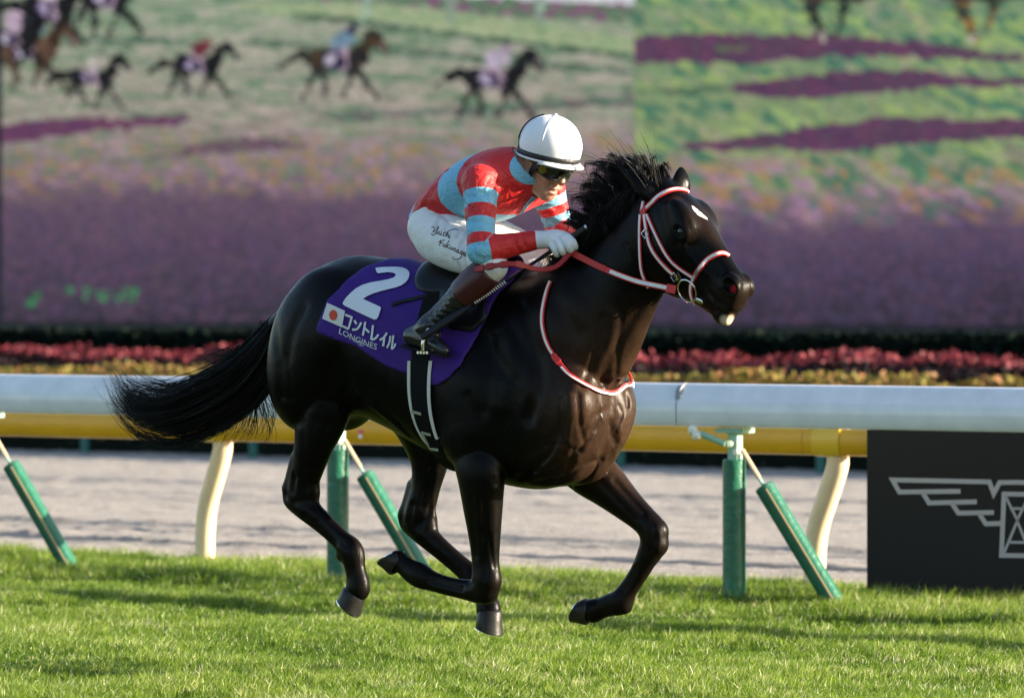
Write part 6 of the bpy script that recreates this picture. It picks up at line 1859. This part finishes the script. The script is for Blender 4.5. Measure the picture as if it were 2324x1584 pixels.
MB().tube([GG(th, -.052, .0165) for th in TH[3:-3]], .002, sides=6).build('lens_ridge', mat('grey_plastic', (.10, .10, .09), .25), gg)
# yellowish side disc of the lens
cth = -1.02; cc = GG(cth, -.070, .0165); n_ = (cc - Vector(HH(G0, -.070, 0))).normalized(); aa = Vector(hu); aa = (aa - n_ * aa.dot(n_)).normalized(); bb = n_.cross(aa)
dv = [cc + n_ * .001 + (aa * math.cos(t) * .019 + bb * math.sin(t) * .015) for t in np.linspace(0, 2 * math.pi, 24, endpoint=False)]
MB().add(dv + [cc + n_ * .004], [(k, (k + 1) % 24, 24) for k in range(24)]).build('lens_disc', mat('yellow_lens', (.13, .12, .018), .12, .6), gg)
for sg in (-1, 1):
    MB().tube([GG(sg * 1.30, -.062, .008), Vector(HH(.0, -.058, sg * .094)), Vector(HH(-.04, -.052, sg * .094))], .008, sides=8, flat=.4, up=tuple(hl)).build('strap', M_BAND, gg)
# dark hair at nape, chin strap with ear guard
hr = MB().add(*[(lambda VV, FF: ([Vector(HH(-.032, -.070, 0)) + Vector(hl) * (v[1] * .082) + Vector(hf) * (v[0] * .078) + Vector(hu) * (v[2] * .060) for v in VV], FF))(*uv_ball((0, 0, 0), 1.0, 24, 14))][0]).build('hair', mat('dark_hair', (.012, .010, .010), .5, bump=(200, .6, .003)), person)
M_STRAP = mat('navy_strap', (.012, .014, .028), .55, .35)
for sg in (-1, 1):
    cs = MB()
    cs.tube(catmull([HH(.030, -.060, sg * .078), HH(.022, -.100, sg * .080), HH(.008, -.140, sg * .072), HH(.020, -.170, sg * .058)], 5), .014, sides=8, flat=.4, up=tuple(hl))
    cs.tube(catmull([HH(-.038, -.070, sg * .080), HH(-.024, -.112, sg * .080), HH(.000, -.140, sg * .074)], 5), .014, sides=8, flat=.4, up=tuple(hl))
    cs.tube(catmull([HH(.012, -.160, sg * .064), HH(.030, -.190, sg * .042), HH(.044, -.204, 0)], 5), .010, sides=8, flat=.5, up=tuple(hf))
    cs.build('chin_strap', M_STRAP, person)
    MB().box(Vector(HH(.010, -.150, sg * .078)), (.012, .008, .020)).build('strap_buckle', M_METAL, person, smooth=False)

# ---- whip
whip = empty('riding_whip'); tag(whip, 'black riding whip with dotted white binding held in the jockey glove', 'whip')
A_, B_ = at_y(1331, 516, -.085), at_y(956, 768, -.385)
def on_whip(t): return A_ + (B_ - A_) * t
MB().tube([on_whip(0), on_whip(.02), on_whip(.22)], [.012, .0125, .0115], sides=10).build('handle', mat('black_grip', (.012, .012, .013), .6, bump=(200, .6, .003)), whip)
MB().tube([on_whip(.20), on_whip(.5), on_whip(.72)], [.0075, .0065, .006], sides=8).build('shaft', M_BLACKL, whip)
MB().tube([on_whip(.70), on_whip(.74), on_whip(.85), on_whip(.98), on_whip(1)], [.009, .015, .017, .016, .010], sides=10, flat=.5, up=(.3, -1, .2)).build('flap', M_BLACKL, whip)
for t in np.linspace(.49, .67, 15):
    MB().tube([on_whip(t), on_whip(t + .0055)], .0080, sides=8).build('binding', M_WHITEW, whip)
MB().tube([on_whip(-.004), on_whip(.006)], .0135, sides=10).build('end_cap', M_METAL, whip)
# spare loop of the reins folded over the withers
pl = catmull(np.array([list(at_y(1296, 574, -.13)), list(at_y(1262, 606, -.17)), list(at_y(1222, 612, -.24)), list(at_y(1172, 600, -.33)), list(at_y(1120, 604, -.362)), list(at_y(1078, 613, -.365))]), 6)
o = ribbon('rein_loop', [Vector(p) for p in pl], [Vector((.3, -.9, .25))] * len(pl), .020, mat('dark_red_leather', (.30, .018, .018), .5, .35), bridle, .008)
for k in (16, 20, 24, 27):
    if k + 2 < len(pl): ribbon('rein_knot', [Vector(p) for p in pl[k:k + 3]], [Vector((.3, -.9, .25))] * 3, .027, MATS['dark_red_leather'], o, .012, lift=-.002)
